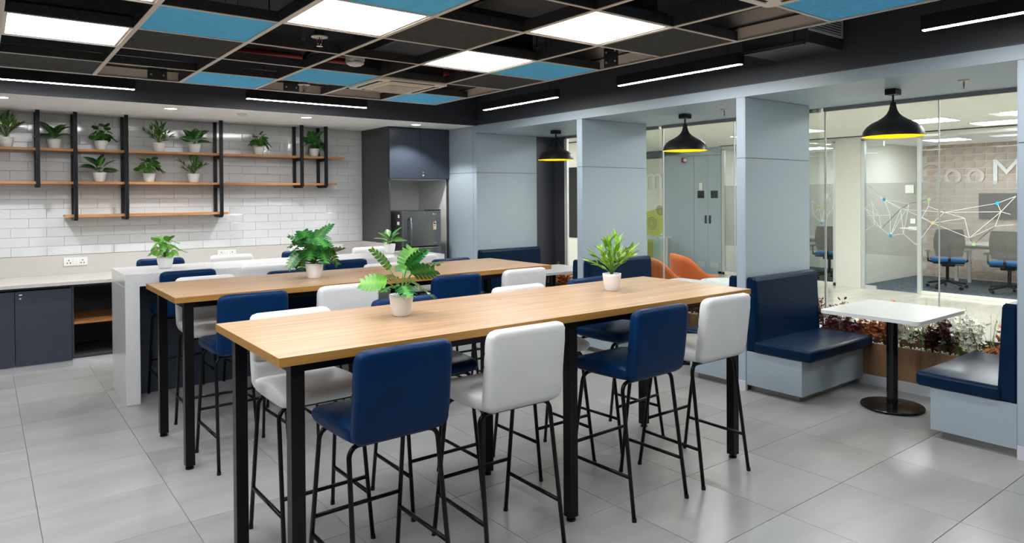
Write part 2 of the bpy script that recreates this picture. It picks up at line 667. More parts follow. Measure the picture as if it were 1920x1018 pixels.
obj('floor_field', B(WX, 0.813 - 0.6 * 2 - 0.001, WY, YB, -0.012, 0.0), 'floor_tile', fl)
obj('floor_field', B(0.813 - 0.6 * 2, XR, WY, 2.558 - 0.6 * 5 - 0.001, -0.012, 0.0), 'floor_tile', fl)
struct('ceiling', B(WX, XR + 0.1, WY, YB + 0.1, ZSLAB, ZSLAB + 0.1), 'plenum_dark', 'dark painted concrete slab above the open ceiling grid')
struct('wall_left', B(WX - 0.1, WX, WY - 0.1, YB + 0.2, -0.08, ZSLAB), 'wall_unseen', 'plain grey wall on the left')
struct('wall_rear', B(WX - 0.1, XR + 0.1, WY - 0.1, WY, -0.08, ZSLAB), 'wall_unseen', 'plain grey wall behind the viewer')

# tiled back wall
wb = struct('wall_back', B(WX, XR + 0.1, YB, YB + 0.15, -0.08, ZSLAB), 'tile_grout', 'white glazed brick tile wall behind the shelves')
tw, th = 0.3055, 0.0985
tile_full = None
ztop = ZS - 0.005
row = 0
z = 1.036
while z < ztop - 0.01:
    z1 = min(z + th - 0.002, ztop)
    off = 0.0 if row % 2 == 0 else tw / 2
    x = 0.23 - 3 * tw + off
    while x < 4.094:
        x1 = min(x + tw - 0.002, 4.094)
        if x1 - x > 0.02:
            full = (z1 - z > th - 0.003) and (x1 - x > tw - 0.003)
            tilt = (RND.uniform(-0.004, 0.004), 0, RND.uniform(-0.003, 0.003))
            if full:
                if tile_full is None:
                    o = obj('wall_tile', B(-tw / 2 + 0.001, tw / 2 - 0.001, -0.009, 0, -th / 2 + 0.001, th / 2 - 0.001, bev=0.0025, seg=2), 'white_tile', wb)
                    tile_full = o.data
                else:
                    o = obj('wall_tile', tile_full, None, wb)
                o.location = (x + tw / 2, YB, z + th / 2)
                o.rotation_euler = tilt
            else:
                o = obj('wall_tile', B(x, x1, YB - 0.009, YB, z, z1, bev=0.002, seg=1), 'white_tile', wb)
        x += tw
    z += th
    row += 1

# soffit and fascias
so = struct('ceiling_soffit', B(WX, XR, YF, YB, ZS, ZS + 0.12), 'soffit_white', 'white lowered soffit above the kitchen counter')
struct('wall_fascia_back', B(WX, XR + 0.1, YF - 0.012, YF, ZS - 0.002, ZSLAB), 'fascia_dark', 'dark charcoal fascia above the white soffit')
struct('wall_fascia_right', B(XR, XR + 0.12, WY, YF, ZH, ZSLAB), 'fascia_dark', 'dark charcoal fascia above the grey niches')
hd = struct('ceiling_niche', B(XR, XG + 0.06, WY, YF + 0.09, ZN, ZH), 'panel_grey', 'pale grey header and ceiling of the seating niches')
obj('shadow_gap', B(XR - 0.002, XR + 0.01, WY, YF, ZH - 0.004, ZH + 0.006), 'panel_joint', hd)

# wall between the kitchen and the first niche, and the stretch beyond the third
wr = sroot('wall_right', 'pale grey panelled wall end beside the fridge cabinet')
obj('core', B(XR + 0.006, XB, YF + 0.09, YB + 0.1, 0, ZS), 'panel_joint', wr)
obj('panel', B(XR, XR + 0.02, YF + 0.083, YB, 0.082, 1.932), 'panel_grey', wr)
obj('panel', B(XR, XR + 0.02, YF + 0.083, YB, 1.937, ZS), 'panel_grey', wr)
wn = sroot('wall_right_near', 'pale grey wall continuing towards the viewer')
obj('core', B(XR + 0.006, XB, WY, 1.37, 0, ZN), 'panel_joint', wn)
obj('panel', B(XR, XR + 0.02, WY, 1.377, 0.082, 1.932), 'panel_grey', wn)
obj('panel', B(XR, XR + 0.02, WY, 1.377, 1.937, ZN), 'panel_grey', wn)

FINS = [(1.381, 1.461), (3.369, 3.449), (5.335, 5.413), (7.30, 7.38)]
FL = ['grey panelled niche divider at the right picture edge', 'grey panelled niche divider left of the near booth', 'grey panelled niche divider between the middle and far booths', 'grey panelled niche divider beside the fridge cabinet wall']
for i, (a, b) in enumerate(FINS):
    f = sroot('wall_divider', FL[i])
    obj('core', B(XR + 0.004, XB, a + 0.005, b - 0.005, 0, ZN), 'panel_joint', f)
    for (z0, z1) in ((0.082, 1.932), (1.937, ZN - 0.003)):
        obj('edge_panel', B(XR, XR + 0.02, a + 0.008, b - 0.002, z0, z1), 'panel_grey', f)
        obj('side_panel', B(XR, XB, a - 0.001, a + 0.0065, z0, z1), 'panel_grey', f)
        if i < 3:
            obj('side_panel', B(XR, XB, b - 0.0015, b + 0.004, z0, z1), 'panel_grey', f)
    obj('skirting', B(XR - 0.01, XR + 0.02, a - 0.002, b + 0.002, 0, 0.082), 'skirting', f)

# ------------------------------------------------------------------ open ceiling: grid, felt panels, lamps, services
grid = thing('ceiling_grid', 'cream metal ceiling grid with scattered felt panels and open cells', 'ceiling grid', (0, 0, ZG))
NI, NJ = 14, 19
gx_end = GX - NI * GS
gy_end = GY - NJ * GS
for i in range(NI + 1):
    xx = GX - i * GS
    wdt = 0.0135 if i else 0.010
    r_ = obj('main_runner', B(xx - wdt, xx + wdt, gy_end, GY, -0.004, 0.0), 'grid_cream', grid)
    if i:
        obj('web', B(xx - 0.012, xx + 0.012, gy_end, GY, 0.0, 0.062), 'grid_web', r_)
for j in range(NJ + 1):
    yy = GY - j * GS
    wdt = 0.0095
    r_ = obj('cross_runner', B(gx_end, GX, yy - wdt, yy + wdt, -0.003, 0.001), 'grid_cream', grid)
    if j:
        obj('web', B(gx_end, GX, yy - 0.009, yy + 0.009, 0.001, 0.055), 'grid_web', r_)
# perimeter channel (beige, two lips) with joint plates
for k, (a, b, c, d) in enumerate(((gx_end, GX + 0.02, GY + 0.001, GY + 0.02), (GX + 0.001, GX + 0.02, gy_end, GY))):
    ch = obj('edge_channel', B(a, b, c, d, -0.004, 0.17), 'channel_beige', grid)
    if k == 0:
        obj('lip', B(a, b, c - 0.012, c, 0.075, 0.083), 'grid_web', ch)
    else:
        obj('lip', B(a - 0.012, a, c, d, 0.075, 0.083), 'grid_web', ch)
for (px, py, ax) in ((1.12, GY, 'x'), (GX, 3.62, 'y'), (2.2, GY, 'x')):
    if ax == 'x':
        pl = obj('joint_plate', B(px - 0.07, px + 0.07, py - 0.006, py + 0.001, 0.006, 0.15), 'galvanised', grid)
        for q in (-0.045, 0.045):
            for zz in (0.04, 0.115):
                obj('bolt', B(px + q - 0.006, px + q + 0.006, py - 0.01, py - 0.005, zz - 0.006, zz + 0.006), 'channel_beige', pl)
    else:
        pl = obj('joint_plate', B(px - 0.006, px + 0.001, py - 0.07, py + 0.07, 0.006, 0.15), 'galvanised', grid)
        for q in (-0.045, 0.045):
            for zz in (0.04, 0.115):
                obj('bolt', B(px - 0.01, px - 0.005, py + q - 0.006, py + q + 0.006, zz - 0.006, zz + 0.006), 'channel_beige', pl)


def cell(i, j):
    return GX - (i + 0.5) * GS, GY - (j + 0.5) * GS


BLUE = [(0, 0), (3, 0), (2, 1), (4, 3), (3, 5), (0, 3), (0, 7), (6, 6), (2, 8), (4, 9), (0, 10), (10, 4), (12, 9), (8, 12), (2, 14)]
DARK = [(5, 0), (4, 2), (2, 4), (0, 2), (0, 5), (3, 7), (6, 4), (2, 10), (4, 11), (7, 1), (6, 8), (10, 7), (12, 3), (8, 14), (4, 15)]
LIGHT = [(5, 2), (5, 4), (3, 4), (1, 3), (1, 5), (7, 3), (7, 5), (3, 6), (5, 6), (3, 8), (1, 8), (5, 8), (7, 7)]
for _i in range(1, NI):  # further unseen light panels, added as fill for the upright surfaces
    for _j in range(1, NJ):
        if _i > 7 and _j < 9 and _i % 4 == 1 and _j % 3 == 0:
            LIGHT.append((_i, _j))
pan_b = pan_d = None
for (i, j) in BLUE:
    cx, cy = cell(i, j)
    if pan_b is None:
        o = obj('felt_panel', B(-0.289, 0.289, -0.289, 0.289, 0.0005, 0.014), 'felt_blue', grid)
        pan_b = o.data
    else:
        o = obj('felt_panel', pan_b, None, grid)
    o.location = (cx, cy, 0)
    o['label'] = 'blue felt panel'
for (i, j) in DARK:
    cx, cy = cell(i, j)
    if pan_d is None:
        o = obj('felt_panel', B(-0.289, 0.289, -0.289, 0.289, 0.0005, 0.014), 'felt_dark', grid)
        pan_d = o.data
    else:
        o = obj('felt_panel', pan_d, None, grid)
    o.location = (cx, cy, 0)
    o['label'] = 'dark grey felt panel'

LN = {(5, 2): 'square white light panel at the left picture edge beside a charcoal felt panel', (5, 4): 'square white light panel cut off by the top edge, left of the blue panel',
      (3, 4): 'square white light panel nearest the dome sprinkler, left of centre', (1, 3): 'square white light panel beside the blue panel near the right fascia',
      (1, 5): 'square white light panel right of centre near the top edge'}
lp = None
for (i, j) in LIGHT:
    cx, cy = cell(i, j)
    lab = LN.get((i, j), 'unseen square white light panel assumed in the ceiling')
    grp = 'ceiling light panels'
    if lp is None:
        lp = thing('ceiling_light', lab, 'light', (cx, cy, ZG), 0, grp)
        bm = bmesh.new()
        box(bm, -0.289, 0.289, -0.289, -0.272, 0.001, 0.02)
        box(bm, -0.289, 0.289, 0.272, 0.289, 0.001, 0.02)
        box(bm, -0.289, -0.272, -0.272, 0.272, 0.001, 0.02)
        box(bm, 0.272, 0.289, -0.272, 0.272, 0.001, 0.02)
        obj('frame', bm, 'grid_cream', lp)
        obj('diffuser', B(-0.272, 0.272, -0.272, 0.272, 0.006, 0.018), 'panel_glow', lp)
        obj('housing', B(-0.28, 0.28, -0.28, 0.28, 0.02, 0.075), 'grid_web', lp)
    else:
        copy_tree(lp, (cx, cy, ZG), 0, lab, grp)


def cassette(i, j, label):
    cx, cy = cell(i, j)
    t = thing('air_conditioner', label, 'air conditioner', (cx, cy, ZG), 0)
    bm = bmesh.new()
    prism(bm, rrect(-0.31, 0.31, -0.31, 0.31, 0.03, 4), 'z', -0.022, -0.006)
    for (a, b, c, d) in ((-0.235, 0.235, -0.285, -0.225), (-0.235, 0.235, 0.225, 0.285)):
        pass
    obj('fascia', bm, 'cream_plastic', t)
    obj('inlet_frame', B(-0.205, 0.205, -0.205, 0.205, -0.034, -0.02, bev=0.005, seg=1), 'cream_plastic', t)
    g = obj('inlet_grille', B(-0.155, 0.155, -0.155, 0.155, -0.037, -0.033), 'ac_grille', t)
    bm = bmesh.new()
    for k in range(15):
        q = -0.15 + k * 0.0214
        box(bm, q - 0.003, q + 0.003, -0.155, 0.155, -0.039, -0.0365)
        box(bm, -0.155, 0.155, q - 0.003, q + 0.003, -0.039, -0.0365)
    o = obj('grille_bars', bm, 'cream_plastic', g)
    for (a, b, c, d) in ((-0.2, 0.2, -0.283, -0.237), (-0.2, 0.2, 0.237, 0.283), (-0.283, -0.237, -0.2, 0.2), (0.237, 0.283, -0.2, 0.2)):
        obj('air_slot', B(a, b, c, d, -0.0235, -0.0215), 'ink_black', t)
        if b - a > d - c:
            v = B(a, b, c + 0.012, c + 0.03, -0.032, -0.027)
        else:
            v = B(a + 0.012, a + 0.03, c, d, -0.032, -0.027)
        obj('louvre', v, 'cream_plastic', t)
    obj('body', B(-0.28, 0.28, -0.28, 0.28, 0.0, 0.28), 'grid_web', t)


cassette(1, 1, 'cream ceiling cassette air conditioner among the felt panels')
cassette(1, 7, 'cream ceiling cassette air conditioner cut off by the top edge')


def sprinkler(label, loc, up, cup=True):
    t = thing('sprinkler', label, 'sprinkler', loc)
    if cup:
        obj('drop_pipe', T([(0, 0, up), (0, 0, 0.045)], 0.016, 10), 'brass', t)
        obj('cup', L([(0.0, 0.05), (0.03, 0.05), (0.034, 0.02), (0.03, 0.015), (0.0, 0.015)], 16), 'galvanised', t)
        obj('plate', L([(0.0, 0.018), (0.05, 0.016), (0.052, 0.01), (0.0, 0.01)], 18), 'white_plastic', t)
    else:
        obj('plate', L([(0.0, up), (0.04, up), (0.035, up - 0.008), (0.0, up - 0.009)], 18), 'brass', t)
    for s in (-1, 1):
        obj('yoke', T([(0.010 * s, 0, 0.012), (0.017 * s, 0, -0.01), (0.012 * s, 0, -0.03), (0.0, 0, -0.042)], 0.0028, 6), 'chrome', t)
    obj('bulb', T([(0, 0, 0.012), (0, 0, -0.04)], 0.0035, 6), 'fire_red', t)
    obj('deflector', L([(0.0, -0.042), (0.02, -0.043), (0.02, -0.047), (0.0, -0.047)], 14), 'chrome', t)


sprinkler('chrome sprinkler head hanging in the open cell near the red pipes', (1.69, 4.21, ZG + 0.05), 0.72)
sprinkler('small sprinkler head in the open cell above the middle linear lamp', (2.27, 6.02, ZG + 0.04), 0.73)
sprinkler('sprinkler head in the ceiling of the near booth niche', (5.56, 1.956, ZN - 0.02), 0.02, False)
sprinkler('sprinkler head in the ceiling of the middle booth niche', (5.574, 3.987, ZN - 0.02), 0.02, False)

t = thing('smoke_detector', 'white smoke detector on a box in an open ceiling cell', 'smoke detector', (2.19, 4.78, ZG + 0.02))
obj('back_box', B(-0.055, 0.055, -0.055, 0.055, 0.03, 0.12, bev=0.006, seg=1), 'white_plastic', t)
obj('sensor', L([(0.0, 0.03), (0.062, 0.03), (0.066, 0.018), (0.045, 0.004), (0.02, -0.002), (0.0, -0.002)], 20), 'white_plastic', t, smooth=True)
obj('hanger', T([(0, 0, 0.12), (0, 0, 0.75)], 0.006, 6), 'galvanised', t)

# services in the plenum
for k, yy in enumerate((6.08, 5.74)):
    t = thing('fire_pipe', ['red fire pipe above the open cells, nearer the tiled wall', 'red fire pipe above the open cells, nearer the viewer'][k], 'pipe', (0, yy, 2.89))
    obj('pipe', T([(1.3, 0, 0), (3.9, 0, 0)], 0.024, 10), 'fire_red', t, smooth=True)
    for xx in (1.33, 2.5):
        obj('hanger', T([(xx + 0.3, 0, 0), (xx + 0.3, 0, ZSLAB - 2.89)], 0.005, 5), 'galvanised', t)
        obj('coupling', T([(xx - 0.03, 0, 0), (xx + 0.03, 0, 0)], 0.038, 12), 'fire_red', t)
t = thing('branch_pipe', 'grey flexible sprinkler branch bending down beside the red pipe', 'pipe', (2.12, 5.6, 0))
obj('pipe', T([(0.18, 0, 2.86), (0.1, 0, 2.86), (0.04, 0, 2.84), (0.0, 0, 2.79), (-0.01, 0, 2.68)], 0.018, 8), 'galvanised', t, smooth=True)
DU = [('big dark air duct running over the left open cells', (-0.9, 0.9, 2.75, 3.9, 2.82, 3.15)),
      ('dark air duct over the open cells beside the detector', (2.35, 3.5, 4.3, 4.93, 2.74, 3.2)),
      ('dark duct crossing above the charcoal felt panel', (1.5, 3.6, 2.3, 2.75, 2.86, 3.2)),
      ('dark duct above the open cell near the right fascia', (2.4, 3.55, 3.05, 3.55, 2.8, 3.1)),
      ('dark duct along the back fascia above the grid', (-0.6, 1.15, 5.55, 6.05, 2.82, 3.2))]
for lab, d in DU:
    t = thing('air_duct', lab, 'duct', (d[0], d[2], d[4]))
    w_, l_, h_ = d[1] - d[0], d[3] - d[2], d[5] - d[4]
    obj('duct_body', B(0, w_, 0, l_, 0, h_, bev=0.008, seg=1), 'duct_dark', t)
    obj('flange', B(w_ * 0.48, w_ * 0.5, -0.02, l_ + 0.02, -0.02, h_ + 0.02), 'galvanised', t)
for k, (xx, yy) in enumerate(((1.15, 2.9), (1.5, 3.75))):
    t = thing('cable_tray', ['dark cable tray above the left open cells', 'dark cable tray above the dome sprinkler'][k], 'cable tray', (xx, yy, 2.95))
    for q in (-0.12, 0.12):
        obj('side_rail', B(-0.9, 0.9, q - 0.01, q + 0.01, 0, 0.06), 'galvanised', t)
    for r_ in range(9):
        obj('rung', B(-0.85 + r_ * 0.21, -0.82 + r_ * 0.21, -0.12, 0.12, 0.0, 0.012), 'galvanised', t)
for (xx, yy) in ((0.75, 3.95), (1.31, 4.0), (3.08, 3.75), (3.3, 1.95)):
    rd = thing('hanger_rod', 'thin black hanger rod above an open ceiling cell', 'rod', (xx, yy, ZG + 0.08), 0, 'thin black hanger rods')
    obj('rod', T([(0, 0, 0), (0, 0, ZSLAB - ZG - 0.08)], 0.004, 5), 'black_matt', rd)
    obj('clip', B(-0.012, 0.012, -0.012, 0.012, -0.018, 0.012), 'galvanised', rd)

# dark duct with a white grille hanging off the right fascia
t = thing('air_duct', 'dark duct box with white louvred grille on the right fascia', 'duct', (4.50, 2.548, 2.68))
obj('duct_body', B(0.02, 0.49, 0.0, 0.53, 0.0, 0.26, bev=0.004, seg=1), 'duct_dark', t)
bm = bmesh.new()
for (a, b, c, d) in ((0.02, 0.48, 0.085, 0.10), (0.02, 0.48, 0.215, 0.23), (0.02, 0.035, 0.10, 0.215), (0.465, 0.48, 0.10, 0.215)):
    box(bm, a, b, -0.012, -0.001, c, d)
obj('grille_frame', bm, 'white_plastic', t)
obj('grille_back', B(0.035, 0.465, -0.003, -0.001, 0.10, 0.215), 'ink_black', t)
for k in range(6):
    obj('louvre', B(0.035, 0.465, -0.012, -0.004, 0.108 + k * 0.018, 0.116 + k * 0.018), 'white_plastic', t)
obj('support_rail', B(0.0, 0.02, 0.02, 0.80, -0.012, 0.012), 'galvanised', t)
obj('tie_rod', T([(0.01, 0.1, 0.0), (0.01, 0.1, ZSLAB - 2.68)], 0.004, 5), 'black_matt', t)

# ------------------------------------------------------------------ lamps
def linear_lamp(label, loc, rz, length=1.22):
    t = thing('linear_lamp', label, 'lamp', loc, rz, 'black linear pendant lamps')
    obj('housing', B(-length / 2, length / 2, -0.033, 0.033, 0.003, 0.085, bev=0.002, seg=1), 'black_matt', t)
    obj('diffuser', B(-length / 2 + 0.004, length / 2 - 0.004, -0.0135, 0.0135, 0.0, 0.006), 'strip_glow', t)
    for q in (-0.42, 0.42):
        obj('suspension_wire', T([(q * length, 0, 0.085), (q * length, 0, 0.75)], 0.0015, 5), 'black_matt', t)
    obj('power_cord', T([(-0.40 * length, 0, 0.085), (-0.41 * length, 0.01, 0.13), (-0.37 * length, 0, 0.2), (-0.36 * length, 0, 0.75)], 0.003, 5), 'black_matt', t)


LY, LX, LZ = 6.72, 4.34, 2.563
linear_lamp('black linear lamp at the left edge, in front of the back fascia', (0.44, LY, LZ), 0)
linear_lamp('black linear lamp in the middle of the back fascia', (2.59, LY, LZ), 0)
linear_lamp('black linear lamp farthest along the right fascia', (LX, 5.585, LZ + 0.003), PI / 2)
linear_lamp('black linear lamp in the middle of the right fascia beside the duct box', (LX, 3.565, LZ + 0.006), PI / 2)
linear_lamp('black linear lamp at the top right corner of the picture', (LX, 1.13, LZ + 0.012), PI / 2)

for k, xx in enumerate((0.141, 1.502, 2.885, 4.283)):
    t = thing('downlight', ['round downlight in the white soffit at the left edge', 'round downlight in the white soffit above the shelf plants', 'round downlight in the white soffit near the narrow shelf posts', 'round downlight in the white soffit above the tall cabinet'][k], 'downlight', (xx, 7.59, ZS), 0, 'soffit downlights')
    obj('trim_ring', L([(0.055, 0.0), (0.066, -0.001), (0.066, -0.005), (0.055, -0.006)], 28), 'white_plastic', t, smooth=True)
    obj('lens', L([(0.0, -0.004), (0.055, -0.004)], 28), 'down_glow', t)
    ld = bpy.data.lights.new('downlight_beam', 'SPOT')
    ld.energy = SPOT_W
    ld.spot_size = math.radians(120)
    ld.spot_blend = 0.35
    ld.shadow_soft_size = 0.045
    ld.color = (1.0, 0.98, 0.95)
    lo = bpy.data.objects.new('downlight_beam', ld)
    C.objects.link(lo)
    lo.parent = t
    lo.location = (0, 0, -0.02)
t = thing('smoke_detector', 'flat white smoke detector in the white soffit', 'smoke detector', (2.208, 7.653, ZS))
obj('base', L([(0.0, 0.0), (0.055, 0.0), (0.055, -0.012), (0.0, -0.012)], 20), 'white_plastic', t)
obj('sensor', L([(0.045, -0.012), (0.04, -0.024), (0.0, -0.026)], 20), 'white_plastic', t, smooth=True)


def pendant(label, x, y):
    t = thing('pendant_lamp', label, 'lamp', (x, y, ZN), 0, 'black pendant lamps over the booths')
    obj('canopy', B(-0.055, 0.055, -0.04, 0.04, -0.045, 0.0, bev=0.004, seg=1), 'black_matt', t)
    obj('cable', T([(0, 0, -0.045), (0, 0, -0.11)], 0.008, 8), 'black_matt', t)
    prof = [(0.02, -0.10), (0.022, -0.125), (0.03, -0.16), (0.045, -0.19), (0.07, -0.215), (0.11, -0.24), (0.155, -0.262), (0.19, -0.29), (0.212, -0.325), (0.221, -0.365)]
    bm = bmesh.new()
    lathe(bm, prof, 40)
    lathe(bm, [(0.0, -0.10), (0.02, -0.10)], 40)
    obj('shade', bm, 'black_matt', t, smooth=True)
    inner = [(r - 0.004 if r > 0.03 else r * 0.6, z - 0.003) for r, z in prof]
    inner[-1] = (0.2205, -0.3655)
    obj('shade_lining', L(inner, 40), 'shade_yellow', t, smooth=True)
    obj('bulb', L([(0.0, -0.17), (0.012, -0.18), (0.016, -0.21), (0.026, -0.235), (0.028, -0.255), (0.018, -0.275), (0.0, -0.282)], 16), 'bulb_glow', t, smooth=True)


pendant('black onion pendant with yellow lining over the near booth', 5.6, 2.46)
pendant('black onion pendant with yellow lining over the middle booth', 5.585, 4.46)
pendant('black onion pendant with yellow lining over the far booth', 5.62, 6.48)

# ------------------------------------------------------------------ kitchen wall: counter, cabinets, shelves
t = thing('counter', 'speckled beige stone worktop with upstand along the tiled wall', 'worktop', (0, 0, 0))
obj('worktop', B(-1.2, 4.094, 7.94, YB - 0.0105, 0.797, 0.832, bev=0.002, seg=1), 'quartz_beige', t)
obj('upstand', B(-1.2, 4.094, YB - 0.022, YB - 0.0105, 0.832, 1.034, bev=0.001, seg=1), 'quartz_beige', t)
obj('side_upstand', B(4.072, 4.0945, 7.97, YB - 0.022, 0.832, 1.036, bev=0.001, seg=1), 'quartz_beige', t)


def base_cabinet(label, x0, x1, doors, open_bay=False):
    t = thing('base_cabinet', label, 'cabinet', (x0, 7.965, 0))
    w_ = x1 - x0
    bm = bmesh.new()
    for (a, b, c, d, e, f) in ((0, 0.016, 0.03, 0.79, 0.075, 0.795), (w_ - 0.016, w_, 0.03, 0.79, 0.075, 0.795), (0.016, w_ - 0.016, 0.77, 0.79, 0.075, 0.795), (0.016, w_ - 0.016, 0.03, 0.77, 0.075, 0.093), (0.016, w_ - 0.016, 0.03, 0.10, 0.775, 0.795)):
        box(bm, a, b, c, d, e, f)
    obj('body', bm, 'cabinet_side', t)
    obj('plinth', B(0, w_, 0.035, 0.055, 0.0, 0.07), 'skirting', t)
    if open_bay:
        obj('shelf', B(0.016, w_ - 0.016, 0.06, 0.77, 0.40, 0.425), 'shelf_wood', t)
    else:
        n = doors
        dw = w_ / n
        for k in range(n):
            d = obj('door', B(k * dw + 0.002, (k + 1) * dw - 0.002, 0.008, 0.028, 0.062, 0.765, bev=0.0015, seg=1), 'cabinet_dark', t)
            lx = k * dw + 0.042
            obj('lock', L([(0.0, 0.0), (0.011, 0.0), (0.011, 0.004), (0.006, 0.008), (0.0, 0.008)], 14), 'chrome', d).matrix_local = Matrix.Translation((lx, 0.008, 0.70)) @ Matrix.Rotation(PI / 2, 4, 'X')
            obj('number_tag', B(lx - 0.009, lx + 0.016, 0.0065, 0.008, 0.727, 0.737), 'sticker_white', d)
    return t


base_cabinet('charcoal base cabinet at the left picture edge with locked doors', -0.218, 0.682, 2)
base_cabinet('charcoal base cabinet out of the picture on the left', -1.118, -0.22, 2)
base_cabinet('open charcoal base cabinet with one wooden shelf beside the island', 0.684, 1.284, 1, True)
for k in range(3):
    base_cabinet(['charcoal base cabinet hidden behind the left part of the island', 'charcoal base cabinet hidden behind the middle of the island', 'charcoal base cabinet hidden behind the island next to the tall cabinet'][k], 1.286 + k * 0.935, 1.286 + (k + 1) * 0.935 - 0.002, 2)


def socket_plate(label, x0, x1):
    xm, w_ = (x0 + x1) / 2, x1 - x0
    t = thing('socket', label, 'socket', (xm, YB - 0.022, 0.962))
    obj('plate', B(-w_ / 2, w_ / 2, -0.01, 0, -0.045, 0.045, bev=0.003, seg=1), 'white_plastic', t)
    for s in (-1, 1):
        q = obj('outlet', B(s * 0.062 - 0.026, s * 0.062 + 0.026, -0.0125, -0.009, -0.03, 0.03, bev=0.001, seg=1), 'white_plastic', t)
        for (a, b) in ((0, 0.014), (-0.013, -0.014), (0.013, -0.014)):
            obj('pin_hole', B(s * 0.062 + a - 0.005, s * 0.062 + a + 0.005, -0.0132, -0.012, b - 0.006, b + 0.006), 'ink_black', q)
    for s in (-1, 1):
        obj('switch', B(s * 0.013 - 0.0115, s * 0.013 + 0.0115, -0.015, -0.009, -0.028, 0.028, bev=0.001, seg=1), 'white_plastic', t)


socket_plate('white double socket on the stone upstand left of the island', 0.678, 0.894)
socket_plate('white double socket on the stone upstand above the white stool', 2.217, 2.431)
socket_plate('white double socket on the stone upstand, left behind the table plant', 3.085, 3.299)
socket_plate('white double socket on the stone upstand next to the tall cabinet', 3.59, 3.804)

# shelving: a hung frame per post pair, three boards
posts = [(0.452, 1.757), (0.772, 1.42), (1.236, 1.42), (2.203, 1.42), (3.158, 1.765), (3.472, 1.765)]
pl_lab = ['black steel shelf bracket nearest the left edge', 'black steel shelf bracket at the left end of the lowest shelf', 'black steel shelf bracket in the middle of the lowest shelf', 'black steel shelf bracket at the right end of the lowest shelf', 'black steel shelf bracket second from the tall cabinet', 'black steel shelf bracket nearest the tall cabinet']
for k, (px, zb) in enumerate(posts):
    t = thing('shelf_bracket', pl_lab[k], 'bracket', (px, 0, 0), 0, 'black hanging shelf brackets')
    s = 0.0175
    obj('front_post', B(-s, s, 8.452, 8.487, zb, ZS), 'bracket_black', t)
    obj('rear_post', B(-s, s, YB - 0.045, YB - 0.010, zb, ZS), 'bracket_black', t)
    for zz in ([2.125, 1.785] + ([1.44] if zb < 1.5 else [])):
        obj('cross_bar', B(-s, s, 8.487, YB - 0.045, zz - 0.036, zz - 0.001), 'bracket_black', t)
for lab, x0, x1, zt in (('long top wooden shelf carrying seven potted plants', -0.9, 3.727, 2.15), ('long middle wooden shelf carrying three potted plants', -0.9, 3.62, 1.81), ('short lowest wooden shelf standing empty', 0.678, 2.285, 1.465)):
    o = obj('shelf_board', B(x0, x1, 8.4875, YB - 0.0455, zt - 0.025, zt, bev=0.0012, seg=1), 'shelf_wood')
    tag(o, lab, 'shelf', 'wooden wall shelves')

# tall cabinet around the fridge
t = thing('tall_cabinet', 'charcoal tall cabinet with two upper doors and fridge bay', 'cabinet', (0, 0, 0))
obj('side_panel', B(4.096, 4.12, YC + 0.003, YB - 0.0105, 0.0, ZS - 0.001), 'cabinet_side', t)
obj('side_panel', B(4.968, 4.9915, YC + 0.003, YB - 0.0105, 0.0, ZS - 0.001), 'cabinet_side', t)
obj('carcass', B(4.12, 4.968, YC + 0.022, YB - 0.0105, 1.862, ZS - 0.001), 'cabinet_side', t)
obj('bay_lining', B(4.1205, 4.126, YC + 0.03, YB - 0.02, 0.0, 1.862), 'niche_lining', t)
obj('bay_lining', B(4.962, 4.9675, YC + 0.03, YB - 0.02, 0.0, 1.862), 'niche_lining', t)
obj('bay_back', B(4.126, 4.962, YB - 0.03, YB - 0.012, 0.0, 1.862), 'niche_lining', t)
obj('bay_top', B(4.126, 4.962, YC + 0.03, YB - 0.03, 1.852, 1.862), 'niche_lining', t)
for k, (a, b) in enumerate(((4.098, 4.543), (4.546, 4.99))):
    d = obj('door', B(a, b, YC - 0.018, YC + 0.002, 1.866, ZS - 0.012, bev=0.0015, seg=1), 'cabinet_dark', t)
    if k == 1:
        o = obj('lock', L([(0.0, 0.0), (0.011, 0.0), (0.011, 0.005), (0.005, 0.009), (0.0, 0.009)], 14), 'chrome', d)
        o.matrix_local = Matrix.Translation((a + 0.04, YC - 0.018, 1.945)) @ Matrix.Rotation(PI / 2, 4, 'X')
        obj('number_tag', B(a + 0.03, a + 0.052, YC - 0.0195, YC - 0.018, 1.903, 1.916), 'sticker_white', d)

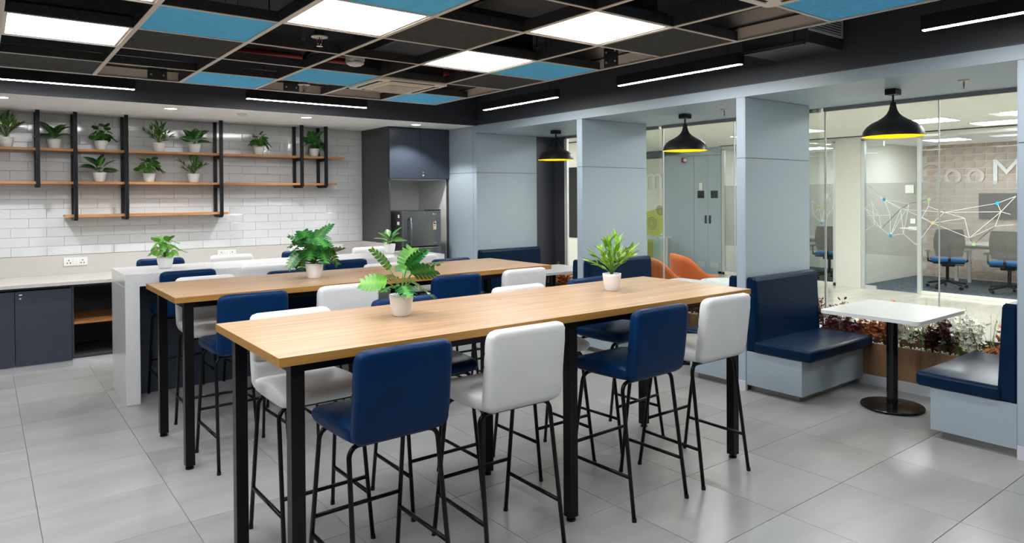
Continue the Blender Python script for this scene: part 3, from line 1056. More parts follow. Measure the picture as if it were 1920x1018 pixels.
fr = thing('refrigerator', 'dark steel two-door refrigerator standing in the cabinet bay', 'refrigerator', (4.2, 7.80, 0))
FW = 0.565
obj('body', B(0.0, FW, 0.075, 0.70, 0.02, 1.445, bev=0.006, seg=2), 'fridge_side', fr)
for (a, b) in ((0.99, 1.445), (0.03, 0.978)):
    d = obj('door', B(0.003, FW - 0.003, 0.0, 0.068, a, b, bev=0.008, seg=3), 'fridge_front', fr)
    if a > 0.5:
        h = bmesh.new()
        tube(h, [(0.10, 0.0, 1.02), (0.10, -0.04, 1.03), (0.10, -0.045, 1.19), (0.10, -0.04, 1.35), (0.10, 0.0, 1.36)], 0.013, 8)
        obj('handle', h, 'fridge_front', d, smooth=True)
        obj('hinge_cap', B(FW - 0.2, FW - 0.004, 0.005, 0.10, 1.446, 1.462), 'fridge_side', d)
        st = obj('energy_sticker', B(0.445, 0.49, -0.0012, 0.0, 1.20, 1.285), 'sticker_cream', d)
        bm = bmesh.new()
        prism(bm, [(0.4675 + 0.0225 * math.cos(PI * k / 10), 1.287 + 0.028 * math.sin(PI * k / 10)) for k in range(11)], 'y', -0.0012, 0.0)
        obj('rating_dial', bm, 'sticker_white', d)
        bm = bmesh.new()
        prism(bm, [(0.4675, 1.289)] + [(0.4675 + 0.02 * math.cos(PI * (0.45 + 0.5 * k / 6)), 1.289 + 0.025 * math.sin(PI * (0.45 + 0.5 * k / 6))) for k in range(7)], 'y', -0.0018, -0.0012)
        obj('dial_sector', bm, 'sticker_red', d)
        obj('dial_base', B(0.45, 0.485, -0.0018, -0.0012, 1.272, 1.286), 'ink_black', d)
        obj('rating_bar', B(0.455, 0.48, -0.0018, -0.0012, 1.245, 1.255), 'sticker_green', d)
        bm = bmesh.new()
        prism(bm, [(0.448 + 0.011 * math.cos(2 * PI * k / 16), 1.402 + 0.011 * math.sin(2 * PI * k / 16)) for k in range(16)], 'y', -0.0012, 0.0)
        obj('emblem', bm, 'sticker_white', d)
        text_obj('LG', 0.026, 'alu', d, (0.478, -0.001, 1.402), (PI / 2, 0, 0))
        text_obj('inverter', 0.014, 'alu', d, (0.475, -0.001, 1.03), (PI / 2, 0, 0))
    else:
        h = bmesh.new()
        tube(h, [(0.10, 0.0, 0.94), (0.10, -0.04, 0.93), (0.10, -0.045, 0.75), (0.10, -0.04, 0.58), (0.10, 0.0, 0.57)], 0.013, 8)
        obj('handle', h, 'fridge_front', d, smooth=True)
for (a, b, c, e) in ((0.09, 0.13, 1.36, 1.40), (0.09, 0.15, 1.27, 1.31)):
    obj('side_sticker', B(-0.0012, 0.0, a, b, c, e), 'sticker_white', fr)
for (xx, yy) in ((0.05, 0.12), (0.5, 0.12), (0.05, 0.65), (0.5, 0.65)):
    obj('foot', B(xx - 0.02, xx + 0.02, yy - 0.02, yy + 0.02, 0, 0.022), 'black_matt', fr)

# ------------------------------------------------------------------ kitchen island
t = thing('island', 'white speckled stone island with waterfall ends and charcoal body', 'island', (0, 0, 0))
IX0, IX1, IY0, IY1, IZ = 0.878, 3.80, 6.16, 6.857, 1.033
obj('top', B(IX0, IX1, IY0, IY1, IZ - 0.10, IZ, bev=0.0015, seg=1), 'quartz_white', t)
obj('waterfall_end', B(IX0, IX0 + 0.102, IY0, IY1, 0, IZ - 0.10, bev=0.0015, seg=1), 'quartz_white', t)
obj('waterfall_end', B(IX1 - 0.102, IX1, IY0, IY1, 0, IZ - 0.10, bev=0.0015, seg=1), 'quartz_white', t)
obj('body', B(IX0 + 0.103, IX1 - 0.103, 6.49, 6.56, 0.0, IZ - 0.10), 'cabinet_dark', t)


# ------------------------------------------------------------------ bar tables
def bar_table(label, x0, y0, rz):
    t = thing('bar_table', label, 'table', (x0, y0, 0), rz, 'long oak bar tables')
    LL, WW, H = 2.905, 0.884, 1.046
    for (a, b) in ((0.0, 1.4515), (1.4525, LL)):
        tp = obj('tabletop', B(a, b, 0.0005, WW - 0.0005, H - 0.034, H), 'oak_top', t)
        obj('edge_band', B(a, b, -0.0006, 0.0006, H - 0.034, H - 0.0005), 'oak_edge', tp)
        obj('edge_band', B(a, b, WW - 0.0006, WW + 0.0006, H - 0.034, H - 0.0005), 'oak_edge', tp)
    obj('end_band', B(-0.0012, 0.0, 0, WW, H - 0.034, H - 0.0005), 'oak_edge', t)
    obj('end_band', B(LL, LL + 0.0012, 0, WW, H - 0.034, H - 0.0005), 'oak_edge', t)
    s = 0.0265
    for lx in (0.085, 1.475, LL - 0.085):
        for ly in (0.075, WW - 0.075):
            lg = obj('leg', B(lx - s, lx + s, ly - s, ly + s, 0.022, H - 0.034, bev=0.0015, seg=1), 'black_metal', t)
            obj('foot_pad', L([(0.0, 0.022), (0.012, 0.022), (0.012, 0.012), (0.024, 0.010), (0.024, 0.0), (0.0, 0.0)], 14, lx, ly), 'black_metal', lg)
        obj('end_rail', B(lx - s, lx + s, 0.075 + s, WW - 0.075 - s, H - 0.074, H - 0.034), 'black_metal', t)
    for ly in (0.075, WW - 0.075):
        for (a, b) in ((0.085 + s, 1.475 - s), (1.475 + s, LL - 0.085 - s)):
            obj('side_rail', B(a, b, ly - 0.02, ly + 0.02, H - 0.074, H - 0.034), 'black_metal', t)


bar_table('long oak bar table in the foreground with two potted plants', 0.846, 2.512, -0.0061)
bar_table('long oak bar table behind, between foreground table and island', 0.888, 4.43, 0.0037)


# ------------------------------------------------------------------ bar stools
def stool(name, label, mat_l, mat_s):
    t = thing(name, label, 'bar stool', (0, 0, 0))
    # upholstered seat: section across Y/Z swept along X with rounded ends
    def sweep(profile, cy, cz, hy, hz, halfw, ry, rz_):
        bm = bmesh.new()
        secs = [(-halfw, ry, rz_), (-halfw + 0.006, ry * 0.55, rz_ * 0.5), (-halfw + 0.018, ry * 0.2, rz_ * 0.18), (-halfw + 0.042, 0, 0), (0, 0, 0), (halfw - 0.042, 0, 0), (halfw - 0.018, ry * 0.2, rz_ * 0.18), (halfw - 0.006, ry * 0.55, rz_ * 0.5), (halfw, ry, rz_)]
        rings = []
        for (xx, iy, iz) in secs:
            ky, kz = (hy - iy) / hy, (hz - iz) / hz
            rings.append([bm.verts.new((xx, cy + (p[0] - cy) * ky, cz + (p[1] - cz) * kz)) for p in profile])
        n = len(profile)
        for a, b in zip(rings[:-1], rings[1:]):
            for k in range(n):
                bm.faces.new((a[k], a[(k + 1) % n], b[(k + 1) % n], b[k]))
        bm.faces.new(rings[0][::-1])
        bm.faces.new(rings[-1])
        return bm

    # seat profile (y, z), counter-clockwise
    prof = [(-0.19, 0.690), (-0.10, 0.683), (0.05, 0.680), (0.17, 0.682), (0.205, 0.690), (0.222, 0.705), (0.226, 0.722), (0.215, 0.740), (0.19, 0.752), (0.12, 0.762), (0.0, 0.764), (-0.10, 0.760), (-0.19, 0.752)]
    obj('seat', sweep(prof, 0.02, 0.722, 0.21, 0.041, 0.208, 0.03, 0.02), mat_l, t, smooth=True)
    # backrest profile with channels on its front face
    def yb(z):  # rear face
        return -0.222 - 0.050 * (z - 0.69) / 0.36
    bp = []
    zs = [0.700, 0.72, 0.76, 0.80, 0.86, 0.92, 0.98, 1.02, 1.040]
    rear = [(yb(zz) - (0.006 if 0.75 < zz < 1.0 else 0.0), zz) for zz in zs]
    th_ = 0.062
    front = []
    grooves = (0.83, 0.90, 0.97)
    z_ = 1.04
    fz = [1.04, 1.015, 0.978, 0.970, 0.962, 0.935, 0.908, 0.900, 0.892, 0.865, 0.838, 0.830, 0.822, 0.79, 0.76, 0.72, 0.700]
    for zz in fz:
        d = 0.006 if zz in grooves else 0.0
        mid = 0.002 if zz in (0.935, 0.865, 1.015, 0.79) else 0.0
        front.append((yb(zz) + th_ - d + mid, zz))
    topc = [(yb(1.05) + 0.012, 1.054), (yb(1.05) + 0.034, 1.057), (yb(1.05) + 0.052, 1.052)]
    botc = [(yb(0.69) + 0.05, 0.687), (yb(0.69) + 0.02, 0.686)]
    prof2 = rear + topc + front + botc
    obj('backrest', sweep(prof2, yb(0.87) + 0.031, 0.87, 0.055, 0.185, 0.207, 0.020, 0.034), mat_l, t, smooth=True)
    r = 0.0105
    for s in (-1, 1):
        for f in (-1, 1):
            fy, ty = f * 0.235, (0.135 if f > 0 else -0.145)
            pts = [(s * 0.212, fy, 0.0)]
            xt, zt = s * 0.197, 0.655
            yk = fy + (ty - fy) * 0.955
            pts.append((xt + s * 0.001, yk, 0.63))
            for q in range(1, 6):
                a = (PI / 2) * q / 5
                pts.append((xt - s * 0.045 * (1 - math.cos(a)), yk + (ty - yk) * math.sin(a), 0.63 + 0.042 * math.sin(a)))
            pts.append((0.0, ty, 0.672))
            lg = obj('leg', T(pts, r, 8), 'black_metal', t, smooth=True)
            obj('foot_cap', T([(s * 0.2125, fy * 1.003, 0.0), (s * 0.2118, fy * 0.995, 0.018)], 0.0122, 8), 'black_matt', lg)
    def leg_at(s, f, z):
        fy, ty = f * 0.235, (0.135 if f > 0 else -0.145)
        k = z / 0.66
        return (s * (0.212 - 0.015 * k), fy + (ty - fy) * 0.955 * k, z)
    for s in (-1, 1):
        obj('side_bar', T([leg_at(s, -1, 0.21), leg_at(s, 1, 0.21)], 0.0095, 8), 'black_metal', t, smooth=True)
    obj('foot_bar', T([leg_at(-1, 1, 0.285), leg_at(1, 1, 0.285)], 0.0095, 8), 'black_metal', t, smooth=True)
    return t


s_blue = stool('bar_stool', 'x', 'leather_blue', 'seam_blue')
s_white = stool('bar_stool', 'x', 'leather_white', 'seam_white')
used = {'b': False, 'w': False}
ORD = ['leftmost', 'second', 'third', 'rightmost']


def put(kind, x, y, rz, label, grp):
    src = s_blue if kind == 'b' else s_white
    if not used[kind]:
        used[kind] = True
        src.location = (x, y, 0)
        src.rotation_euler = (0, 0, rz)
        src['label'] = label
        src['group'] = grp
    else:
        copy_tree(src, (x, y, 0), rz, label, grp)


ROWS = [
    ('on the near side of the foreground table', 'stools on the near side of the foreground table', 0, [('b', 1.295, 2.635, 0.01), ('w', 1.91, 2.635, -0.02), ('b', 2.757, 2.605, 0.03), ('w', 3.345, 2.62, 0.0)]),
    ('on the far side of the foreground table', 'stools on the far side of the foreground table', PI, [('w', 1.245, 3.265, 0.01), ('b', 1.91, 3.295, -0.01), ('w', 2.72, 3.273, 0.0), ('b', 3.37, 3.285, 0.06)]),
    ('at near side of the rear bar table', 'stools on the near side of the rear bar table', 0, [('b', 1.29, 4.53, 0.03), ('w', 1.91, 4.53, -0.01), ('b', 2.755, 4.53, 0.0), ('w', 3.39, 4.53, 0.0)]),
    ('at far side of the rear bar table', 'stools on the far side of the rear bar table', PI, [('w', 1.30, 5.21, 0.0), ('b', 1.955, 5.21, 0.02), ('w', 2.765, 5.21, 0.0), ('b', 3.43, 5.21, -0.02)]),
    ('on the near side of the stone island', 'stools on the near side of the stone island', 0, [('b', 1.30, 6.225, 0.0), ('w', 1.90, 6.225, 0.02), ('b', 2.635, 6.225, 0.0), ('w', 3.40, 6.225, 0.0)]),
    ('behind the stone island by the counter', 'stools behind the stone island by the counter', PI, [('b', 1.35, 7.11, 0.0), ('w', 2.0, 7.11, 0.0), ('b', 2.72, 7.11, 0.0), ('w', 3.52, 7.11, 0.0)]),
]
for where, grp, rz, row in ROWS:
    for k, (kind, xx, yy, dr) in enumerate(row):
        cname = 'navy blue' if kind == 'b' else 'white'
        same = [q for q, rr in enumerate(row) if rr[0] == kind]
        side = 'left' if same.index(k) == 0 else 'right'
        put(kind, xx, yy, rz + dr, '%s bar stool %s, %s of the two' % (cname, where, side), grp)

# ------------------------------------------------------------------ booths
def bench(label, yw, sgn):
    """bench against a divider face at y = yw; sgn = direction the sitter faces"""
    t = thing('booth_bench', label, 'bench', (XR, yw, 0), 0, 'navy booth benches')
    D = XB - XR

    def yy(a, b):
        return (min(sgn * a, sgn * b), max(sgn * a, sgn * b))
    a, b = yy(0.006, 0.495)
    obj('base', B(0.001, D - 0.004, a, b, 0.055, 0.333, bev=0.0015, seg=1), 'laminate_pale', t)
    a, b = yy(0.006, 0.44)
    obj('toe_kick', B(0.06, D - 0.03, a, b, 0.0, 0.055), 'steel_kick', t)
    a, b = yy(0.085, 0.585)
    bm = B(-0.02, D - 0.008, a, b, 0.334, 0.428, bev=0.028, seg=5)
    obj('seat_cushion', bm, 'leather_navy', t, smooth=True)
    prof = [(0.006, 0.334), (0.006, 0.93), (0.015, 0.945), (0.06, 0.945), (0.08, 0.935), (0.087, 0.915), (0.11, 0.42), (0.11, 0.334)]
    bm = bmesh.new()
    prism(bm, [(sgn * p, z) for p, z in prof], 'x', 0.0, D - 0.008)
    bmesh.ops.recalc_face_normals(bm, faces=bm.faces[:])
    es = [e for e in bm.edges if abs(e.verts[0].co.x - e.verts[1].co.x) < 1e-5]
    bmesh.ops.bevel(bm, geom=es, offset=0.012, segments=3, affect='EDGES')
    obj('backrest', bm, 'leather_navy', t, smooth=False)
    px = 0.075
    obj('piping', T([(0.03, sgn * 0.07, 0.944), (0.028, sgn * 0.089, 0.91), (0.028, sgn * 0.112, 0.43)], 0.003, 6), 'leather_navy', t)


BL = {0: ('near', 0), 1: ('middle', 1), 2: ('far', 2)}
NICHES = [(1.461, 3.369, 'near'), (3.449, 5.335, 'middle'), (5.413, 7.30, 'far')]
for (a, b, nm) in NICHES:
    bench('navy leather booth bench on a pale base, right side of the %s booth' % nm, a, 1)
    bench('navy leather booth bench on a pale base, left side of the %s booth' % nm, b, -1)


def booth_table(label, x, y):
    t = thing('booth_table', label, 'table', (x, y, 0), 0, 'white booth tables')
    bm = bmesh.new()
    prism(bm, rrect(-0.41, 0.41, -0.36, 0.36, 0.045, 6), 'z', 0.722, 0.748)
    obj('tabletop', bm, 'table_white', t)
    obj('mount', B(-0.16, 0.16, -0.16, 0.16, 0.712, 0.722), 'black_metal', t)
    obj('column', L([(0.039, 0.02), (0.039, 0.712)], 28), 'black_gloss', t, smooth=True)
    obj('base', L([(0.0, 0.012), (0.215, 0.012), (0.222, 0.018), (0.218, 0.024), (0.06, 0.032), (0.04, 0.036), (0.0, 0.036)], 48), 'black_gloss', t, smooth=False)
    for k in range(4):
        a = PI / 4 + k * PI / 2
        obj('glide', L([(0.0, 0.0), (0.014, 0.0), (0.014, 0.012), (0.0, 0.012)], 10, 0.18 * math.cos(a), 0.18 * math.sin(a)), 'black_matt', t)


booth_table('white pedestal table in the near booth', 5.455, 2.405)
booth_table('white pedestal table in the middle booth', 5.455, 4.40)
booth_table('white pedestal table in the far booth', 5.455, 6.36)


# ------------------------------------------------------------------ plants
def leaf_poly(kind):
    """returns a bmesh leaf along +X, unit length"""
    bm = bmesh.new()
    if kind in ('lance', 'broad'):
        n = 7
        wmax = 0.10 if kind == 'lance' else 0.25
        droop = 0.16 if kind == 'lance' else 0.22
        rows = []
        for k in range(n + 1):
            u = k / n
            if kind == 'lance':
                ww = wmax * (math.sin(PI * min(1, u ** 0.75)) ** 0.9 if 0 < u < 1 else 0.0)
            else:
                ww = wmax * (math.sin(PI * u ** 0.72) ** 0.8 if 0 < u < 1 else 0.0)
            zz = -droop * u * u + 0.05 * u
            fold = 0.35 * ww
            rows.append((u, ww, zz, fold))
        prev = None
        for (u, ww, zz, fold) in rows:
            if ww < 1e-4:
                cur = [bm.verts.new((u, 0, zz))] * 3
            else:
                cur = [bm.verts.new((u, -ww, zz + fold)), bm.verts.new((u, 0, zz)), bm.verts.new((u, ww, zz + fold))]
            if prev:
                for s in (0, 1):
                    vs = []
                    for v in (prev[s], prev[s + 1], cur[s + 1], cur[s]):
                        if v not in vs:
                            vs.append(v)
                    if len(vs) >= 3:
                        bm.faces.new(vs)
            prev = cur
    elif kind == 'round':
        c = bm.verts.new((0.5, 0, -0.05))
        rim = []
        for k in range(13):
            a = PI - 0.15 - (2 * PI - 0.3) * k / 12
            rr = 0.5 * (1 + 0.05 * math.sin(5 * a))
            rim.append(bm.verts.new((0.5 + rr * math.cos(a), rr * math.sin(a), 0.03 * math.cos(3 * a))))
        for k in range(12):
            bm.faces.new((c, rim[k], rim[k + 1]))
        bm.faces.new((c, rim[12], rim[0]))
    elif kind == 'monstera':
        mid = []
        nl = 6
        us = [0.0, 0.12, 0.26, 0.40, 0.54, 0.68, 0.82, 1.0]
        midv = [bm.verts.new((u, 0, -0.22 * u * u + 0.04 * u)) for u in us]
        for s in (-1, 1):
            for k in range(len(us) - 1):
                u0, u1 = us[k], us[k + 1]
                um = (u0 + u1) / 2
                reach = 0.50 * math.sin(PI * (0.2 + 0.72 * um)) ** 0.7
                fwd = 0.06 + 0.12 * um
                z0 = -0.22 * um * um + 0.04
                a = midv[k]
                b = midv[k + 1]
                p1 = bm.verts.new((u0 + fwd * 0.5 - 0.012, s * reach * 0.6, z0 + 0.05 - 0.10 * 0.36))
                p2 = bm.verts.new((u0 + fwd * 0.8 + 0.005, s * reach * 0.95, z0 - 0.05))
                p3 = bm.verts.new((u1 + fwd * 0.8 - 0.025, s * reach, z0 - 0.06))
                p4 = bm.verts.new((u1 + fwd * 0.5 - 0.02, s * reach * 0.6, z0 + 0.045 - 0.10 * 0.36))
                vs = [a, b, p4, p3, p2, p1] if s > 0 else [a, p1, p2, p3, p4, b]
                bm.faces.new(vs)
    me = bpy.data.meshes.new('leaf')
    bm.to_mesh(me)
    bm.free()
    for p in me.polygons:
        p.use_smooth = True
    return me


LEAF = {}


def leaf_mesh(kind, m):
    k = (kind, m)
    if k not in LEAF:
        me = leaf_poly(kind)
        me.materials.append(M(m))
        LEAF[k] = me
    return LEAF[k]


def put_leaf(parent, me, p, d, scale, roll=0.0, wid=1.0):
    d = Vector(d).normalized()
    side = Vector((0, 0, 1)).cross(d)
    if side.length < 0.05:
        side = Vector((1, 0, 0))
    side.normalize()
    up = d.cross(side)
    mt = Matrix((d, side, up)).transposed().to_4x4() @ Matrix.Rotation(roll, 4, 'X')
    o = bpy.data.objects.new('leaf', me)
    C.objects.link(o)
    o.parent = parent
    o.matrix_local = Matrix.Translation(p) @ mt @ Matrix.Diagonal((scale, scale * wid, scale, 1))
    return o


def make_plant(kind, label, loc, size=1.0, seed=1, bright=False, group='potted plants on the shelves', pot=(0.125, 0.098), nleaf=None, az0=0.0, wall=False):
    rn = random.Random(seed)
    t = thing('potted_plant', label, 'plant', loc, az0, group)
    rw, h = pot[0] / 2, pot[1]
    prof = [(0.0, 0.0), (rw * 0.66, 0.0), (rw * 0.74, 0.006), (rw * 0.9, h * 0.5), (rw * 0.985, h * 0.85), (rw, h), (rw * 0.93, h), (rw * 0.90, h * 0.86), (0.0, h * 0.86)]
    p = obj('pot', L(prof, 28), 'pot_white', t, smooth=True)
    obj('soil', L([(0.0, h * 0.885), (rw * 0.89, h * 0.875)], 20), 'soil', p)
    base = Vector((0, 0, h * 0.87))
    stems = bmesh.new()

    def stem(az, reach, rise, bend=0.5):
        pts = []
        for k in range(6):
            u = k / 5
            rr = reach * (u ** (1 + bend))
            sy = math.sin(az) * rr
            pts.append(base + Vector((math.cos(az) * rr, sy * (0.45 if wall and sy > 0 else 1.0), rise * (u ** 0.9))))
        tube(stems, pts, [0.0032 * size * (1 - 0.5 * k / 5) for k in range(6)], 5)
        d = (pts[-1] - pts[-2]).normalized()
        return pts, d
    def fx_(d):
        return Vector((d.x, d.y * (0.3 if wall and d.y > 0 else 1.0), d.z))
    if kind == 'lance':
        me = leaf_mesh('lance', 'leaf_bright' if bright else 'leaf_lance')
        ns = nleaf or 13
        for s in range(ns):
            az = 2 * PI * s / ns + rn.uniform(-0.25, 0.25)
            inner = s % 3 == 0
            reach = (0.035 if inner else rn.uniform(0.085, 0.135)) * size
            rise = (rn.uniform(0.15, 0.19) if inner else rn.uniform(0.06, 0.14)) * size
            pts, d = stem(az, reach, rise, 0.4)
            for k, u in ((2, 0), (3, 1), (3, 2), (4, 0), (4, 1), (5, 1), (5, 2), (5, 3)):
                q = pts[k]
                dd = d + Vector((rn.uniform(-0.65, 0.65), rn.uniform(-0.65, 0.65), rn.uniform(-0.15, 0.45)))
                put_leaf(t, me, q, fx_(dd), rn.uniform(0.055, 0.085) * size, rn.uniform(-0.6, 0.6), 1.3)
    elif kind == 'broad':
        me = leaf_mesh('broad', 'leaf_diffen_light' if bright else 'leaf_diffen')
        ns = nleaf or 10
        for s in range(ns):
            az = 2 * PI * s / ns * 1.0 + rn.uniform(-0.3, 0.3)
            up_ = s % 2 == 0
            reach = rn.uniform(0.015, 0.04) * size
            rise = (rn.uniform(0.05, 0.085) if up_ else rn.uniform(0.02, 0.045)) * size
            pts, d = stem(az, reach, rise)
            dd = Vector((math.cos(az), math.sin(az), rn.uniform(0.75, 1.3) if up_ else rn.uniform(0.05, 0.4)))
            put_leaf(t, me, pts[-1], fx_(dd), rn.uniform(0.125, 0.165) * size, rn.uniform(-0.7, 0.7), 1.35)
    elif kind == 'round':
        me = leaf_mesh('round', 'leaf_round_light' if bright else 'leaf_round')
        ns = nleaf or 30
        for s in range(ns):
            az = 2.4 * s + rn.uniform(-0.3, 0.3)
            f = (s + 1) / ns
            reach = (0.03 + 0.085 * f) * size * rn.uniform(0.8, 1.1)
            rise = (0.165 - 0.12 * f) * size * rn.uniform(0.85, 1.15)
            pts, d = stem(az, reach, rise, 0.6)
            dd = Vector((math.cos(az) * 0.7, math.sin(az) * 0.7, rn.uniform(-0.2, 0.7) if f < 0.3 else rn.uniform(-1.0, -0.25)))
            sc = rn.uniform(0.056, 0.08) * size
            put_leaf(t, me, pts[-1] - dd.normalized() * sc * 0.15, fx_(dd), sc, rn.uniform(-0.5, 0.5), 1.0)
    elif kind == 'monstera':
        me = leaf_mesh('monstera', 'leaf_monstera')
        ns = nleaf or 15
        for s in range(ns):
            az = 2.4 * s + rn.uniform(-0.25, 0.25)
            f = s / max(1, ns - 1)
            reach = (0.03 + 0.05 * f) * size
            rise = (0.15 - 0.09 * f) * size * rn.uniform(0.9, 1.15)
            pts, d = stem(az, reach, rise, 0.5)
            dd = Vector((math.cos(az) * 0.75, math.sin(az) * 0.75, (0.9 - 0.5 * f if s % 3 == 0 else -0.15 - 0.75 * f) + rn.uniform(-0.15, 0.15)))
            put_leaf(t, me, pts[-1], fx_(dd), rn.uniform(0.095, 0.125) * size, rn.uniform(-0.4, 0.4), 1.15)
    obj('stems', stems, 'stem_green', t, smooth=True)
    return t


SY = 8.59
ZT1, ZT2 = 2.1505, 1.8105
sp = [('lance', 0.20, ZT1, 'spiky leafed plant in a white pot at the left edge of the top shelf', 11, 1.15),
      ('broad', 0.60, ZT1, 'broad leafed plant in a white pot on the top shelf between the two left brackets', 12, 1.08),
      ('round', 1.016, ZT1, 'round leafed plant in a white pot on the top shelf, left one of two', 13, 1.0),
      ('lance', 1.572, ZT1, 'spiky leafed plant in a white pot on the top shelf beside a broad leafed one', 14, 1.05),
      ('broad', 1.945, ZT1, 'broad leafed plant in a white pot on the top shelf right of a spiky one', 15, 1.05),
      ('round', 2.674, ZT1, 'round leafed plant in a white pot alone on the right part of the top shelf', 16, 0.98),
      ('monstera', 3.366, ZT1, 'split leafed plant in a white pot between the two right brackets', 17, 1.0),
      ('broad', 0.998, ZT2, 'broad leafed plant in a white pot on the middle shelf', 18, 1.1),
      ('round', 1.472, ZT2, 'round leafed plant in a white pot on the middle shelf', 19, 1.05),
      ('lance', 1.931, ZT2, 'spiky leafed plant in a white pot on the middle shelf', 20, 1.0)]
for kind, xx, zz, lab, sd, sz in sp:
    make_plant(kind, lab, (xx, SY, zz), sz, sd, False, 'potted plants on the shelves', (0.128, 0.10), None, 0.0, True)
G2 = 'potted plants on the tables'
make_plant('round', 'bright green round leafed plant in a white pot on the island corner', (1.233, 6.52, 1.0335), 1.05, 31, True, G2, (0.132, 0.10), 24)
make_plant('broad', 'variegated broad leafed plant in a white pot on the far end of the island', (3.408, 6.62, 1.0335), 1.0, 34, True, G2, (0.12, 0.10), 8)
make_plant('monstera', 'bushy split leafed plant in a white pot on the rear bar table', (1.894, 4.86, 1.0465), 1.25, 33, False, G2, (0.122, 0.108), 20)
make_plant('lance', 'yellow green spiky plant in a white pot on the right of the foreground table', (3.05, 3.0, 1.0465), 1.1, 36, True, G2, (0.115, 0.105), 15)
# the loose split-leaf plant in the foreground: a few long stalks
t = make_plant('monstera', 'loose split leafed plant in a white pot in the middle of the foreground table', (1.625, 3.04, 1.0465), 1.0, 41, False, G2, (0.118, 0.105), 1)
st = bmesh.new()
me = leaf_mesh('monstera', 'leaf_monstera')
meb = leaf_mesh('monstera', 'leaf_round_light')
LR = Vector((0.789, -0.614, 0))
LF = Vector((0.614, 0.789, 0))
for (rx, fy, hz, dx, df, dz, sc, ro, mm) in ((-0.055, 0.0, 0.14, -0.55, 0.1, 0.8, 0.13, 0.7, meb), (-0.065, -0.03, 0.075, -1, -0.1, 0.12, 0.125, -0.7, meb), (-0.03, 0.02, 0.10, -0.7, 0.4, -0.1, 0.09, 0.4, me),
                                     (0.02, 0.02, 0.13, 0.25, 0.3, 0.95, 0.12, 0.9, meb), (0.05, 0.0, 0.115, 0.8, -0.2, 0.25, 0.13, -0.8, me), (0.05, -0.03, 0.075, 0.9, -0.5, -0.25, 0.14, -0.5, me),
                                     (0.06, 0.05, 0.13, 0.8, 0.4, 0.3, 0.13, -0.3, me), (0.02, -0.05, 0.06, 0.4, -0.9, -0.2, 0.11, 0.1, me), (-0.02, -0.04, 0.06, -0.5, -0.9, 0.0, 0.10, 0.2, me), (0.0, 0.06, 0.11, 0.1, 1, 0.4, 0.12, 0.2, me), (0.03, 0.0, 0.15, 0.5, 0.1, 0.7, 0.11, -0.6, me)):
    e = LR * rx + LF * fy + Vector((0, 0, 0.09 + hz))
    pts = [Vector((0, 0, 0.09)) + (e - Vector((0, 0, 0.09))) * (k / 5) + Vector((0, 0, 0.015 * math.sin(PI * k / 5))) for k in range(6)]
    tube(st, pts, 0.0028, 5)
    put_leaf(t, mm, e, LR * dx + LF * df + Vector((0, 0, dz)), sc, ro)
obj('stalks', st, 'stem_green', t, smooth=True)

# ------------------------------------------------------------------ bays behind the booths: planter, glass, flowers
PEB = None


